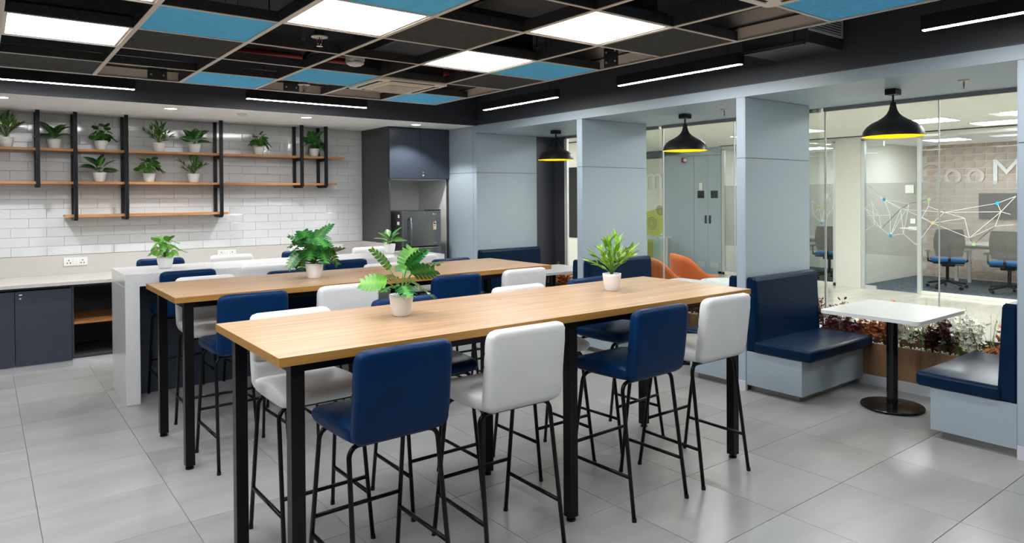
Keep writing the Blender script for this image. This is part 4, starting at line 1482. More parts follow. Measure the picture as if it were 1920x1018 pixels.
def flower(kind, label, loc, rn):
    cat = {'maroon': 'shrub', 'orange_leaf': 'shrub', 'blossom': 'flower', 'grass': 'grass tuft'}[kind]
    nm = {'maroon': 'foliage_spray', 'orange_leaf': 'foliage_spray', 'blossom': 'orchid_spray', 'grass': 'grass_tuft'}[kind]
    t = thing(nm, label, cat, loc, 0.0 if kind == 'blossom' else rn.uniform(0, 6), 'artificial plants in the planters')
    st = bmesh.new()
    lf = bmesh.new()
    if kind in ('maroon', 'orange_leaf'):
        for s in range(9):
            az = rn.uniform(0, 6.28)
            reach, rise = rn.uniform(0.03, 0.13), rn.uniform(0.16, 0.36)
            pts = [Vector((math.cos(az) * reach * (k / 4) ** 1.4, math.sin(az) * reach * (k / 4) ** 1.4, rise * k / 4)) for k in range(5)]
            tube(st, pts, 0.003, 4)
            for q in range(20):
                u = rn.uniform(0.4, 1.05)
                p = pts[0].lerp(pts[-1], u) + Vector((rn.gauss(0, 0.022), rn.gauss(0, 0.022), rn.gauss(0, 0.02)))
                d = Vector((rn.uniform(-1, 1), rn.uniform(-1, 1), rn.uniform(-0.6, 0.7))).normalized()
                s2 = d.cross(Vector((0.3, 0.2, 1))).normalized()
                r_ = rn.uniform(0.016, 0.027)
                lf.faces.new([lf.verts.new(p + d * r_ * a + s2 * r_ * b) for a, b in ((-1, 0), (-0.4, 0.6), (0.5, 0.6), (1, 0), (0.5, -0.6), (-0.4, -0.6))])
        obj('stems', st, 'stem_brown', t)
        obj('leaves', lf, kind, t)['kind'] = 'stuff'
    elif kind == 'blossom':
        for s in range(5):
            az = rn.uniform(0, 6.28)
            reach, rise = rn.uniform(0.05, 0.12), rn.uniform(0.24, 0.33)
            pts = [Vector((math.cos(az) * reach * (k / 5) ** 1.2, math.sin(az) * reach * (k / 5) ** 1.2, rise * math.sin(1.75 * k / 5) / math.sin(1.57))) for k in range(6)]
            tube(st, pts, 0.0028, 4)
            for q in range(14):
                u = 0.2 + 0.8 * q / 13
                k = min(4, int(u * 5))
                p = pts[k].lerp(pts[k + 1], u * 5 - k) + Vector((rn.gauss(0, 0.022), rn.gauss(0, 0.022), rn.gauss(0, 0.016)))
                n = Vector((rn.uniform(-1.1, 0.4), rn.uniform(-1.1, 0.4), rn.uniform(0.3, 1.3))).normalized()
                a_ = n.cross(Vector((0, 0, 1))).normalized()
                b_ = n.cross(a_)
                r_ = rn.uniform(0.02, 0.029)
                c = lf.verts.new(p - n * 0.004)
                rim = [lf.verts.new(p + (a_ * math.cos(2 * PI * e / 10) + b_ * math.sin(2 * PI * e / 10)) * r_ * (1.0 if e % 2 == 0 else 0.55) + n * (0.006 if e % 2 == 0 else 0.0)) for e in range(10)]
                for e in range(10):
                    lf.faces.new((c, rim[e], rim[(e + 1) % 10]))
        obj('stems', st, 'stem_green', t)
        obj('blossoms', lf, 'blossom', t)['kind'] = 'stuff'
    else:
        for s in range(6):
            az = rn.uniform(0, 6.28)
            reach, rise = rn.uniform(0.02, 0.08), rn.uniform(0.22, 0.42)
            pts = [Vector((math.cos(az) * reach * (k / 4) ** 1.5, math.sin(az) * reach * (k / 4) ** 1.5, rise * k / 4)) for k in range(5)]
            tube(st, pts, [0.0022, 0.002, 0.0017, 0.0013, 0.0008], 4)
            for q in range(16):
                u = rn.uniform(0.35, 1.0)
                k = min(3, int(u * 4))
                p = pts[k].lerp(pts[k + 1], u * 4 - k)
                d = Vector((rn.uniform(-1, 1), rn.uniform(-1, 1), rn.uniform(0.2, 1))).normalized()
                s2 = d.cross(Vector((0, 0.2, 1))).normalized() * 0.003
                lf.faces.new([lf.verts.new(p - s2), lf.verts.new(p + s2), lf.verts.new(p + d * rn.uniform(0.012, 0.024))])
        obj('stems', st, 'grass_green', t)
        obj('seed_heads', lf, 'grass_green', t)['kind'] = 'stuff'


def bay(a, b, nm, idx, yg=None):
    """a..b: free width in y; planter box 5.98..6.28 and glass around it"""
    rn = random.Random(50 + idx)
    ya, yb_ = a, b
    t = thing('planter', 'oak faced planter with white pebbles in the %s booth bay' % nm, 'planter', (XB, 0, 0))
    n = 4
    seg = (yb_ - ya) / n
    for k in range(n):
        obj('front_board', B(-0.002, 0.02, ya + k * seg + 0.001, ya + (k + 1) * seg - 0.001, 0.085, 0.355), 'planter_wood', t)
    obj('skirting', B(-0.012, 0.02, ya, yb_, 0.0, 0.085), 'skirting', t)
    obj('rear_board', B(XG - XB - 0.04, XG - XB - 0.02, ya, yb_, 0.0, 0.40), 'planter_wood', t)
    obj('sill', B(XG - XB - 0.02, XG - XB + 0.03, ya, yb_, 0.0, 0.46), 'panel_dark_grey', t)
    obj('bed', B(0.02, XG - XB - 0.04, ya, yb_, 0.0, 0.315), 'soil', t)
    bm = bmesh.new()
    for k in range(420):
        r_ = rn.uniform(0.008, 0.014)
        p = Vector((rn.uniform(0.03, XG - XB - 0.05), rn.uniform(ya + 0.02, yb_ - 0.02), 0.318 + rn.uniform(0, 0.014)))
        q = bmesh.ops.create_icosphere(bm, subdivisions=1, radius=r_)
        for v in q['verts']:
            v.co = p + Vector((v.co.x * 1.2, v.co.y, v.co.z * 0.75))
    pb = obj('pebbles', bm, 'pebble', t, smooth=True)
    pb['kind'] = 'stuff'
    obj('socket', B(-0.014, -0.002, ya + 0.46, ya + 0.56, 0.09, 0.17, bev=0.002, seg=1), 'white_plastic', t)
    # window
    wdw = sroot('window_%d' % (idx + 1), 'frameless glass bay behind the planter of the %s booth' % nm)
    side = yg is None
    yg = yb_ if side else yg
    ym = (ya + yb_) / 2 - 0.022
    for (c, d) in ((ya - 0.02, ym - 0.004), (ym + 0.004, yg + 0.0)):
        obj('glass_pane', B(XG, XG + 0.010, c, d, 0.46, ZN - 0.02), 'glass', wdw)
    for (c, d) in ((ya - 0.012, ya - 0.002), (yb_ + 0.002, yb_ + 0.012))[:2 if side else 1]:
        obj('glass_pane', B(XB + 0.002, XG - 0.001, c, d, 0.46, ZN - 0.02), 'glass', wdw)
    obj('joint', B(XG - 0.001, XG + 0.011, ym - 0.004, ym + 0.004, 0.46, ZN - 0.02), 'alu', wdw)
    obj('joint', B(XG - 0.002, XG + 0.012, yg - 0.003, yg + 0.012, 0.47, ZN - 0.036), 'alu', wdw)
    obj('head_rail', B(XG - 0.012, XG + 0.03, ya - 0.02, yg + 0.015, ZN - 0.035, ZN), 'steel_kick', wdw)
    k = 0
    # plants, from the left (large y) to the right
    plan = [('maroon', 0.05), ('grass', 0.08), ('maroon', 0.12), ('maroon', 0.19), ('orange_leaf', 0.26), ('orange_leaf', 0.33), ('grass', 0.36), ('blossom', 0.39), ('blossom', 0.44), ('grass', 0.47), ('blossom', 0.49), ('maroon', 0.52), ('blossom', 0.55), ('maroon', 0.585), ('grass', 0.61), ('blossom', 0.62), ('blossom', 0.66), ('grass', 0.67), ('blossom', 0.70), ('grass', 0.73), ('orange_leaf', 0.77), ('blossom', 0.83), ('maroon', 0.9)]
    if idx == 2:
        plan = [('maroon', 0.08), ('maroon', 0.14), ('orange_leaf', 0.19), ('orange_leaf', 0.25), ('orange_leaf', 0.31), ('blossom', 0.34), ('grass', 0.40), ('blossom', 0.42), ('maroon', 0.52), ('blossom', 0.6), ('orange_leaf', 0.72), ('blossom', 0.84)]
    words = {'maroon': 'maroon leaf spray', 'orange_leaf': 'orange leaf spray', 'blossom': 'white orchid spray', 'grass': 'yellow green grass tuft'}
    ordn = ['first', 'second', 'third', 'fourth', 'fifth', 'sixth', 'seventh', 'eighth']
    cnt = {}
    for kind, f in plan:
        c = cnt.get(kind, 0)
        cnt[kind] = c + 1
        y_ = yb_ - f * (yb_ - ya)
        flower(kind, '%s in the %s booth planter, %s of its kind from the left' % (words[kind], nm, ordn[c]), (XB + rn.uniform(0.09, 0.21), y_, 0.315), rn)


bay(1.461, 3.369, 'near', 0)
bay(3.449, 5.335, 'middle', 1)
bay(5.413, 7.297, 'far', 2, 7.02)
# dark end panel and white post beside the far bay
struct('wall_niche_end', B(XB, XG + 0.05, 7.305, 7.38, 0.0, ZN), 'panel_dark_grey', 'dark grey wall return at the back of the far booth')
struct('wall_niche_back', B(XG + 0.031, XG + 0.05, 7.07, 7.305, 0.0, ZN), 'panel_dark_grey', 'dark grey wall panel beside the far bay glass')
struct('trim_1', B(XG + 0.0, XG + 0.05, 7.034, 7.069, 0.462, ZN - 0.036), 'niche_lining', 'slim white post beside the dark grey panel')
for k, (a, b) in enumerate(FINS[1:3]):
    struct('wall_pier_%d' % (k + 1), B(XB + 0.001, XB + 0.01, a, b, 0.0, ZN), 'panel_grey', 'narrow return of the niche divider')

# ------------------------------------------------------------------ the office beyond the glass
XO = 12.0
struct('floor_corridor', B(XG + 0.06, XO + 0.06, -2.0, 14.0, -0.08, -0.001), 'corridor_tile', 'glossy cream corridor floor beyond the glass')
struct('floor_carpet', B(XO + 0.06, 16.0, -2.0, 8.75, -0.08, -0.001), 'carpet', 'blue grey carpet of the meeting rooms')
struct('ceiling_corridor', B(XG + 0.06, XO, -2.0, 14.0, 2.62, 2.72), 'office_ceiling', 'cream corridor ceiling')
struct('ceiling_rooms', B(XO + 0.06, 16.0, -2.0, 8.75, 2.56, 2.66), 'soffit_white', 'white ceiling of the meeting rooms')
struct('trim_2', B(XO - 0.16, XO - 0.04, -2.0, 8.6, 2.612, 2.6195), 'ink_black', 'black slot diffuser line in the corridor ceiling')
struct('wall_corridor_end', B(XG, 16.0, -2.1, -2.0, -0.08, 2.72), 'office_white', 'white end wall of the corridor')
struct('wall_corridor_far', B(XG, XO + 1.5, 14.0, 14.1, -0.08, 2.72), 'office_white', 'white far end wall of the corridor')
struct('wall_corridor_near', B(XG, XG + 0.06, 7.39, 14.0, -0.08, 2.72), 'office_white', 'white corridor wall behind the kitchen')
struct('wall_corridor_side', B(XG, XG + 0.06, -2.0, 1.44, -0.08, 2.72), 'office_white', 'white corridor wall beyond the near booth')
struct('wall_over_bays', B(XG + 0.04, XG + 0.06, 1.44, 7.39, ZN, 2.72), 'office_white', 'white strip above the bay glass')
struct('wall_room_divider', B(XO + 0.06, 14.72, 6.0, 6.1, 0, 2.56), 'office_white', 'white wall between two meeting rooms')
struct('wall_room_end', B(XO, 14.8, 8.64, 8.75, 0, 2.62), 'office_white', 'white end wall of the second meeting room')
struct('wall_room_right', B(XO + 0.06, 14.72, -1.9, -1.8, 0, 2.56), 'office_white', 'white right wall of the meeting room')

# brick wall of the first meeting room
bw = struct('wall_brick', B(14.72, 14.85, -2.0, 6.05, -0.05, 2.56), 'mortar', 'brown brick wall of the meeting room')
bme = None
bl, bh = 0.34, 0.13
row = 0
z = 0.02
nb = 0
while z < 2.5:
    y = 6.0 - (bl / 2 if row % 2 else 0)
    if row % 2:
        y = 6.0 - bl / 2
    while y > 3.0 and nb < 300:
        if bme is None:
            o = obj('brick', B(-0.012, 0.0, -bl / 2 + 0.008, bl / 2 - 0.008, -bh / 2 + 0.008, bh / 2 - 0.008), 'brick_brown', bw)
            bme = o.data
        else:
            o = obj('brick', bme, None, bw)
        o.location = (14.72, y - bl / 2, z + bh / 2)
        nb += 1
        y -= bl
    z += bh
    row += 1
struct('wall_room_back', B(14.72, 14.85, 6.05, 8.75, -0.05, 2.56), 'office_white', 'white back wall of the second meeting room')
sg = thing('wall_letters', 'big white wall letters above the screen on the brick wall', 'sign', (14.69, 4.45, 1.99))
for ch, yo, sc_ in (('M', 0.02, 0.66), ('o', 0.52, 0.6), ('o', 0.90, 0.6), ('C', 1.32, 0.66)):
    text_obj(ch, sc_, 'letter_white' if ch == 'M' else 'letter_pale', sg, (-0.005, yo, 0.0), (PI / 2, 0, -PI / 2), 0.012)

# glazed partition: frames, doors, film, network print
pt = sroot('wall_partition', 'glazed partition of the meeting rooms with aluminium frames')
obj('column', B(XO - 0.03, XO + 0.10, 5.80, 6.24, 0.0, 2.62), 'office_white', pt)
for yy in (3.05, 4.86, 5.765, 6.265, 8.61):
    obj('post', B(XO - 0.02, XO + 0.04, yy - 0.03, yy + 0.03, 0.0, 2.56), 'alu', pt)
obj('head_rail', B(XO - 0.02, XO + 0.04, -2.0, 5.80, 2.54, 2.62), 'office_white', pt)
obj('head_rail', B(XO - 0.02, XO + 0.04, 6.24, 8.64, 2.54, 2.62), 'office_white', pt)
obj('sill', B(XO - 0.02, XO + 0.06, -2.0, 4.83, 0.0, 0.05), 'office_white', pt)
obj('sill', B(XO - 0.02, XO + 0.06, 6.24, 8.64, 0.0, 0.05), 'office_white', pt)
for (a, b) in ((-2.0, 3.02), (3.08, 4.83), (6.295, 8.58)):
    obj('glass_pane', B(XO, XO + 0.012, a, b, 0.05, 2.54), 'glass_clear', pt)
    obj('frosted_film', B(XO - 0.002, XO, a, b, 0.60, 1.81), 'frost_film', pt)
dr = sroot('door_1', 'frameless glass door of the meeting room')
obj('glass_pane', B(XO, XO + 0.012, 4.895, 5.73, 0.02, 2.53), 'glass_clear', dr)
obj('frosted_film', B(XO - 0.002, XO, 4.895, 5.73, 0.60, 1.81), 'frost_film', dr)
obj('closer', B(XO - 0.02, XO + 0.03, 5.42, 5.70, 2.44, 2.52), 'alu', dr)
obj('floor_hinge', B(XO - 0.02, XO + 0.03, 5.55, 5.73, 0.0, 0.06), 'alu', dr)
obj('handle', T([(XO - 0.06, 4.93, 1.06), (XO - 0.06, 5.14, 1.06)], 0.012, 8), 'white_plastic', dr)
obj('lock_plate', B(XO - 0.03, XO, 4.90, 5.02, 1.03, 1.09), 'white_plastic', dr)
for (a, b, c, d, mm) in ((4.94, 5.08, 1.62, 1.77, 'sticker_white'), (4.93, 4.945, 1.62, 1.77, 'sticker_green'), (4.95, 5.07, 1.622, 1.632, 'sticker_green'), (4.92, 5.0, 1.14, 1.22, 'sticker_white'), (4.912, 4.922, 1.14, 1.22, 'sticker_green')):
    obj('notice', B(XO - 0.006, XO - 0.003, a, b, c, d), mm, dr)

rn = random.Random(5)

# knots of the printed network: (y, z) on the partition
nodes = {'b': (5.415, 1.532), 'c': (5.15, 1.373), 'd': (5.32, 1.273), 'e': (5.312, 0.925), 'f': (5.46, 1.036), 'g': (5.109, 0.968), 'h': (4.911, 0.794), 'i': (4.718, 1.532), 'j': (4.822, 1.247), 'k': (4.663, 1.156), 'l': (4.492, 1.329), 'm': (4.207, 1.243), 'n': (4.142, 0.94), 'o': (4.084, 0.845), 'p': (3.773, 1.476), 'q': (3.725, 1.349), 'r': (3.801, 1.131), 's': (3.537, 1.579), 't': (3.557, 1.162), 'u': (5.681, 1.779), 'v': (5.726, 1.678), 'w': (5.618, 1.486), 'x': (5.503, 1.261), 'y': (5.736, 1.376), 'z': (5.017, 1.462), 'A': (6.551, 1.387), 'B': (6.511, 1.107), 'C': (6.674, 1.259), 'D': (6.39, 1.656), 'E': (6.302, 1.37), 'F': (6.694, 1.512), 'G': (5.718, 1.257), 'H': (5.728, 0.999), 'I': (4.726, 1.42), 'J': (3.604, 1.311), 'K': (5.574, 1.114)}
edges = 'ub vb bd bc cz wb xd de ec cf fe fc xf yw wx eg gc gh ez zi iI Ij jk kl lI ll lm mn no nq nr rq rt on pl ps qp qs qJ kh gz cl lq mk kn ro or kb yx Gx GK KH Kf wK yf AF AC AD DE EB BC FC AB DB bz czi'.split()
lw = bmesh.new()
for e in edges:
    for a_, b_ in zip(e[:-1], e[1:]):
        (y0, z0), (y1, z1) = nodes[a_], nodes[b_]
        d = math.hypot(y1 - y0, z1 - z0)
        if d < 1e-4:
            continue
        ny, nz = -(z1 - z0) / d * 0.0032, (y1 - y0) / d * 0.0032
        prism(lw, [(y0 + ny, z0 + nz), (y1 + ny, z1 + nz), (y1 - ny, z1 - nz), (y0 - ny, z0 - nz)], 'x', XO - 0.007, XO - 0.004)
obj('network_lines', lw, 'line_white', pt)
for n_, mm in (('b', 'dot_blue'), ('e', 'dot_blue'), ('i', 'dot_green'), ('k', 'dot_yellow'), ('o', 'dot_green'), ('p', 'dot_blue'), ('A', 'dot_green'), ('B', 'dot_blue')):
    y0, z0 = nodes[n_]
    bm = bmesh.new()
    prism(bm, [(y0 + 0.027 * math.cos(2 * PI * k / 20), z0 + 0.027 * math.sin(2 * PI * k / 20)) for k in range(20)], 'x', XO - 0.009, XO - 0.005)
    obj('dot', bm, mm, pt)

# television, meeting tables, office chairs
t = thing('television', 'black flat screen on the brick wall of the meeting room', 'television', (14.685, 4.43, 1.385))
obj('bezel', B(-0.03, 0.02, -0.48, 0.48, -0.24, 0.24, bev=0.004, seg=1), 'black_matt', t)
obj('screen', B(-0.032, -0.03, -0.47, 0.47, -0.23, 0.23), 'screen_black', t)


def meeting_table(label, x, y, lx, ly):
    t = thing('meeting_table', label, 'table', (x, y, 0))
    obj('tabletop', B(-lx / 2, lx / 2, -ly / 2, ly / 2, 0.72, 0.75, bev=0.003, seg=1), 'table_white', t)
    for sx in (-1, 1):
        for sy in (-1, 1):
            obj('leg', B(sx * (lx / 2 - 0.15) - 0.025, sx * (lx / 2 - 0.15) + 0.025, sy * (ly / 2 - 0.2) - 0.025, sy * (ly / 2 - 0.2) + 0.025, 0, 0.72), 'white_plastic', t)
    obj('beam', B(-0.03, 0.03, -ly / 2 + 0.2, ly / 2 - 0.2, 0.64, 0.70), 'black_matt', t)


meeting_table('white meeting table between the two office chairs', 13.9, 4.1, 0.9, 2.0)
meeting_table('white meeting table in the left meeting room', 13.6, 7.5, 0.9, 1.5)


def office_chair(label, x, y, rz):
    t = thing('office_chair', label, 'chair', (x, y, 0), rz, 'black office chairs with blue seats')
    for k in range(5):
        a = 2 * PI * k / 5 + 0.3
        c_, s_ = math.cos(a), math.sin(a)
        lg = obj('base_arm', T([(0.02 * c_, 0.02 * s_, 0.13), (0.3 * c_, 0.3 * s_, 0.075)], [0.024, 0.016], 6), 'black_matt', t)
        obj('castor', T([(0.3 * c_ - 0.02 * s_, 0.3 * s_ + 0.02 * c_, 0.028), (0.3 * c_ + 0.02 * s_, 0.3 * s_ - 0.02 * c_, 0.028)], 0.028, 10), 'black_matt', lg)
    obj('gas_lift', T([(0, 0, 0.10), (0, 0, 0.40)], 0.026, 10), 'black_matt', t)
    obj('mechanism', B(-0.10, 0.10, -0.13, 0.12, 0.38, 0.43, bev=0.01, seg=1), 'black_matt', t)
    obj('lever', T([(0.1, 0, 0.40), (0.24, 0.02, 0.39)], 0.008, 6), 'black_matt', t)
    obj('seat_shell', B(-0.23, 0.23, -0.22, 0.24, 0.43, 0.455, bev=0.012, seg=2), 'black_matt', t)
    obj('seat', B(-0.245, 0.245, -0.23, 0.255, 0.455, 0.52, bev=0.03, seg=4), 'seat_blue', t, smooth=True)
    bm = bmesh.new()
    n = 9
    rows = []
    for k in range(n):
        u = k / (n - 1)
        zz = 0.56 + 0.46 * u
        ww = 0.19 + 0.04 * math.sin(PI * u)
        rows.append([(ww * q, -0.245 - 0.05 * u + 0.03 * math.sin(PI * u) + 0.045 * (q * q), zz) for q in (-1, -0.5, 0, 0.5, 1)])
    vs = [[bm.verts.new(p) for p in r_] for r_ in rows]
    vb = [[bm.verts.new((p[0], p[1] - 0.025, p[2])) for p in r_] for r_ in rows]
    for k in range(n - 1):
        for q in range(4):
            bm.faces.new((vs[k][q], vs[k][q + 1], vs[k + 1][q + 1], vs[k + 1][q]))
            bm.faces.new((vb[k][q + 1], vb[k][q], vb[k + 1][q], vb[k + 1][q + 1]))
        bm.faces.new((vs[k][0], vs[k + 1][0], vb[k + 1][0], vb[k][0]))
        bm.faces.new((vs[k + 1][4], vs[k][4], vb[k][4], vb[k + 1][4]))
    for q in range(4):
        bm.faces.new((vs[0][q + 1], vs[0][q], vb[0][q], vb[0][q + 1]))
        bm.faces.new((vs[-1][q], vs[-1][q + 1], vb[-1][q + 1], vb[-1][q]))
    obj('backrest', bm, 'mesh_black', t, smooth=True)
    obj('back_support', T([(0, -0.10, 0.41), (0, -0.27, 0.45), (0, -0.30, 0.6), (0, -0.31, 0.8)], 0.02, 8), 'black_matt', t)
    for s in (-1, 1):
        ar = obj('armrest', T([(s * 0.2, -0.02, 0.44), (s * 0.29, -0.02, 0.47), (s * 0.295, -0.02, 0.62)], 0.016, 8), 'black_matt', t)
        obj('arm_pad', B(s * 0.295 - 0.035, s * 0.295 + 0.035, -0.14, 0.12, 0.62, 0.645, bev=0.008, seg=1), 'black_matt', ar)


office_chair('black office chair with blue seat beside the glass door', 13.1, 4.86, -1.1)
office_chair('black office chair with blue seat at the right edge below the screen', 13.1, 3.95, -1.5)
office_chair('black office chair in the left meeting room beside the column', 12.9, 6.85, -1.2)
for k, (yy, lab) in enumerate(((5.0, 'white'), (4.0, 'white'))):
    pass

# service cupboards at the far end, mural wall, signs
t = thing('service_cupboard', 'grey service cupboard with two vented doors beyond the glass', 'cupboard', (XO, 0, 0))
obj('body', B(0.0, 0.5, 8.66, 9.74, 0.0, 2.62), 'panel_grey', t)
obj('fixed_panel', B(-0.02, 0.0, 9.34, 9.73, 0.05, 2.45), 'panel_grey', t)
for k, (a, b) in enumerate(((8.985, 9.332), (8.66, 8.98))):
    d = obj('door', B(-0.02, 0.0, a, b, 0.05, 2.45), 'panel_grey', t)
    m_ = (a + b) / 2
    obj('vision_panel', B(-0.024, -0.02, m_ - 0.085, m_ + 0.085, 1.56, 1.715), 'screen_black', d)
    hy = a + 0.05 if k == 0 else b - 0.05
    obj('handle', B(-0.03, -0.02, hy - 0.02, hy + 0.02, 1.03, 1.2), 'ink_black', d)
    vt = obj('vent', B(-0.026, -0.02, m_ - 0.115, m_ + 0.115, 0.115, 0.245), 'panel_grey', d)
obj('upper_panel', B(-0.02, 0.0, 8.66, 9.73, 2.46, 2.62), 'panel_grey', t)
bm = bmesh.new()
for (a, b) in ((8.985, 9.332), (8.66, 8.98)):
    m_ = (a + b) / 2
    for k in range(5):
        box(bm, -0.03, -0.026, m_ - 0.10, m_ + 0.10, 0.128 + k * 0.022, 0.139 + k * 0.022)
obj('vent_slats', bm, 'alu', t)
obj('notice', B(-0.026, -0.02, 9.10, 9.20, 1.735, 1.885), 'sticker_white', t)
obj('notice_mark', B(-0.028, -0.026, 9.105, 9.115, 1.735, 1.885), 'sticker_green', t)
t = thing('fire_alarm', 'red and white fire alarm sounder above the service cupboard', 'alarm', (XO - 0.05, 9.55, 2.38))
obj('base', B(-0.03, 0.03, 0.0, 0.08, -0.05, 0.05, bev=0.006, seg=1), 'fire_red', t)
obj('strobe', B(-0.05, -0.01, -0.07, 0.0, -0.035, 0.035, bev=0.01, seg=2), 'white_plastic', t)
struct('wall_recess_back', B(XO + 0.5, XO + 0.6, 8.75, 14.0, -0.05, 2.62), 'panel_grey', 'grey recessed wall beside the service cupboard')
struct('wall_recess_side', B(XO + 0.0, XO + 0.5, 9.74, 10.19, 0.0, 2.5), 'panel_grey', 'grey wall return left of the service cupboard')
t = thing('wall_mural', 'yellow green and pale blue printed wall mural behind the booth glass', 'mural', (XO + 0.0, 0, 0))
obj('backing', B(0.0, 0.5, 10.2, 12.0, 0.0, 2.45), 'office_white', t)
bm = bmesh.new()
prism(bm, [(12.0, 0.95), (10.2, 1.36), (10.2, 0.1), (12.0, 0.1)], 'x', -0.006, 0.0)
obj('yellow_field', bm, 'mural_yellow', t)
bm = bmesh.new()
prism(bm, [(10.62, 0.0), (10.5, 0.25), (10.48, 0.62), (10.2, 0.8), (10.2, 0.0)], 'x', -0.010, -0.006)
obj('blue_field', bm, 'mural_aqua', t)
for (yy, zz, r0) in ((10.52, 0.98, 0.16), (10.28, 1.28, 0.12)):
    pts = []
    for k in range(40):
        a = k * 0.45
        rr = r0 * (1 - k / 48)
        pts.append((-0.01, yy + rr * math.cos(a), zz + rr * math.sin(a)))
    obj('spiral', T(pts, 0.005, 4), 'ink_grey', t)
text_obj('m', 0.75, 'letter_white', t, (-0.012, 10.45, 2.0), (PI / 2, 0, -PI / 2), 0.02)
t = thing('meeting_table', 'white table in front of the yellow green mural', 'table', (11.4, 10.6, 0))
obj('tabletop', B(-0.4, 0.4, -0.8, 0.8, 0.70, 0.75), 'table_white', t)
for sx in (-1, 1):
    for sy in (-1, 1):
        obj('leg', B(sx * 0.33 - 0.02, sx * 0.33 + 0.02, sy * 0.72 - 0.02, sy * 0.72 + 0.02, 0, 0.70), 'white_plastic', t)


def tub_chair(label, x, y, rz):
    t = thing('tub_chair', label, 'armchair', (x, y, 0), rz, 'orange tub chairs')
    bm = bmesh.new()
    n, m = 33, 7
    A = math.radians(128)
    grid_o, grid_i = [], []
    for k in range(n):
        th_ = -A + 2 * A * k / (n - 1)
        q = abs(th_) / A
        h = 0.80 - 0.03 * q - 0.27 * (1 / (1 + math.exp(-(q - 0.55) * 11)))
        ro, ri = [], []
        for j in range(m):
            u = j / (m - 1)
            zz = 0.30 + (h - 0.30) * u
            rad = 0.29 + 0.075 * u - 0.02 * u * u
            th2 = 0.055 - 0.02 * u
            dx, dy = math.sin(th_), -math.cos(th_)
            e = 1.05 if abs(dy) < 0.8 else 1.0
            ro.append(bm.verts.new((dx * rad * e, dy * rad, zz)))
            ri.append(bm.verts.new((dx * (rad - th2) * e, dy * (rad - th2), zz + (0.012 if j == m - 1 else 0))))
        grid_o.append(ro)
        grid_i.append(ri)
    for k in range(n - 1):
        for j in range(m - 1):
            bm.faces.new((grid_o[k][j], grid_o[k + 1][j], grid_o[k + 1][j + 1], grid_o[k][j + 1]))
            bm.faces.new((grid_i[k + 1][j], grid_i[k][j], grid_i[k][j + 1], grid_i[k + 1][j + 1]))
        bm.faces.new((grid_o[k][-1], grid_o[k + 1][-1], grid_i[k + 1][-1], grid_i[k][-1]))
        bm.faces.new((grid_o[k + 1][0], grid_o[k][0], grid_i[k][0], grid_i[k + 1][0]))
    for k in (0, n - 1):
        for j in range(m - 1):
            bm.faces.new((grid_o[k][j], grid_o[k][j + 1], grid_i[k][j + 1], grid_i[k][j]))
    obj('shell', bm, 'orange_fabric', t, smooth=True)
    obj('seat', L([(0.0, 0.29), (0.25, 0.29), (0.285, 0.32), (0.285, 0.40), (0.25, 0.435), (0.0, 0.445)], 28), 'orange_fabric', t, smooth=True)
    for k in range(4):
        a = PI / 4 + k * PI / 2
        obj('leg', T([(0.17 * math.cos(a), 0.17 * math.sin(a), 0.29), (0.25 * math.cos(a), 0.25 * math.sin(a), 0.0)], [0.014, 0.009], 8), 'black_metal', t)


tub_chair('orange fabric tub chair seen partly through the bay side glass', 7.25, 6.02, -2.15)
tub_chair('orange fabric tub chair behind the middle booth, highest back', 7.95, 6.2, -2.0)
tub_chair('orange fabric tub chair half hidden by the grey divider', 7.25, 4.72, 0.9)
t = thing('coffee_table', 'round white coffee table between the orange tub chairs', 'table', (7.55, 5.4, 0))
obj('tabletop', L([(0.0, 0.50), (0.30, 0.50), (0.305, 0.51), (0.30, 0.525), (0.0, 0.525)], 36), 'table_white', t)
obj('column', T([(0, 0, 0.02), (0, 0, 0.50)], 0.025, 12), 'white_plastic', t)
obj('base', L([(0.0, 0.0), (0.2, 0.0), (0.2, 0.012), (0.0, 0.02)], 28), 'white_plastic', t)

t = thing('dark_cabinet', 'black glass cabinet front seen through the far bay', 'cabinet', (8.6, 9.5, 0))
obj('body', B(0, 0.5, -0.65, 1.2, 0.0, 2.6), 'office_white', t)
obj('glass_front', B(-0.012, 0.0, -0.64, 1.19, 0.86, 2.15), 'screen_black', t)

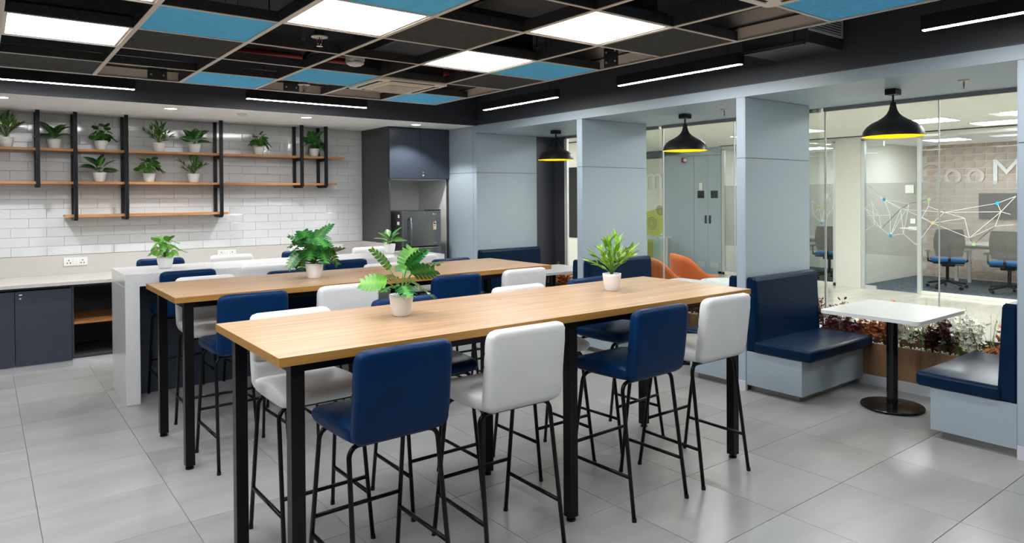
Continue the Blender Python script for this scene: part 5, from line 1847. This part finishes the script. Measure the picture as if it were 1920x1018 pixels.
# office ceiling lights, with unseen panels added to brighten the corridor
ol = None
OL = [(10.15, 4.0, 'square light panel in the corridor ceiling directly right of the near pendant'), (10.12, 2.78, 'square light panel in the corridor ceiling at the right edge, upper'), (11.25, 3.5, 'square light panel in the corridor ceiling at the right edge, lower')]
OL += [(7.1, 0.6 + 1.5 * k, 'unseen square light panel added in the corridor ceiling behind the niche ceilings') for k in range(7)]
OL += [(10.15, 0.9 - 1.2 * k, 'square light panel in the corridor ceiling out of the picture') for k in range(2)] + [(9.0, 11.5, 'square light panel in the corridor ceiling out of the picture'), (10.2, 12.6, 'square light panel in the corridor ceiling out of the picture')]  # added outside the view to give the corridor enough light
for (x_, y_, lab) in OL:
    if ol is None:
        ol = thing('ceiling_light', lab, 'light', (x_, y_, 2.62), 0, 'corridor light panels')
        obj('diffuser', B(-0.285, 0.285, -0.285, 0.285, -0.008, 0.0), 'office_glow', ol)
        bm = bmesh.new()
        for (a, b, c, d) in ((-0.3, 0.3, -0.3, -0.286), (-0.3, 0.3, 0.286, 0.3), (-0.3, -0.286, -0.286, 0.286), (0.286, 0.3, -0.286, 0.286)):
            box(bm, a, b, c, d, -0.01, 0.0)
        obj('frame', bm, 'white_plastic', ol)
    else:
        copy_tree(ol, (x_, y_, 2.62), 0, lab, 'corridor light panels')
for (x_, y_, lab) in ((13.2, 4.9, 'square light panel in the right meeting room, left one'), (13.2, 3.0, 'square light panel in the right meeting room, right one'), (13.3, 7.4, 'square light panel in the left meeting room')):
    copy_tree(ol, (x_, y_, 2.56), 0, lab, 'meeting room light panels')
for k, (x_, y_) in enumerate(((11.45, 5.0), (11.45, 7.0), (11.4, 9.0))):
    t = thing('downlight', ['round downlight beside the black slot in the corridor ceiling', 'round downlight before the left meeting room', 'round downlight washing the service cupboard'][k], 'downlight', (x_, y_, 2.62), 0, 'corridor downlights')
    obj('trim_ring', L([(0.06, 0.0), (0.075, -0.001), (0.075, -0.006), (0.06, -0.006)], 24), 'white_plastic', t)
    obj('lens', L([(0.0, -0.005), (0.06, -0.005)], 24), 'down_glow', t)
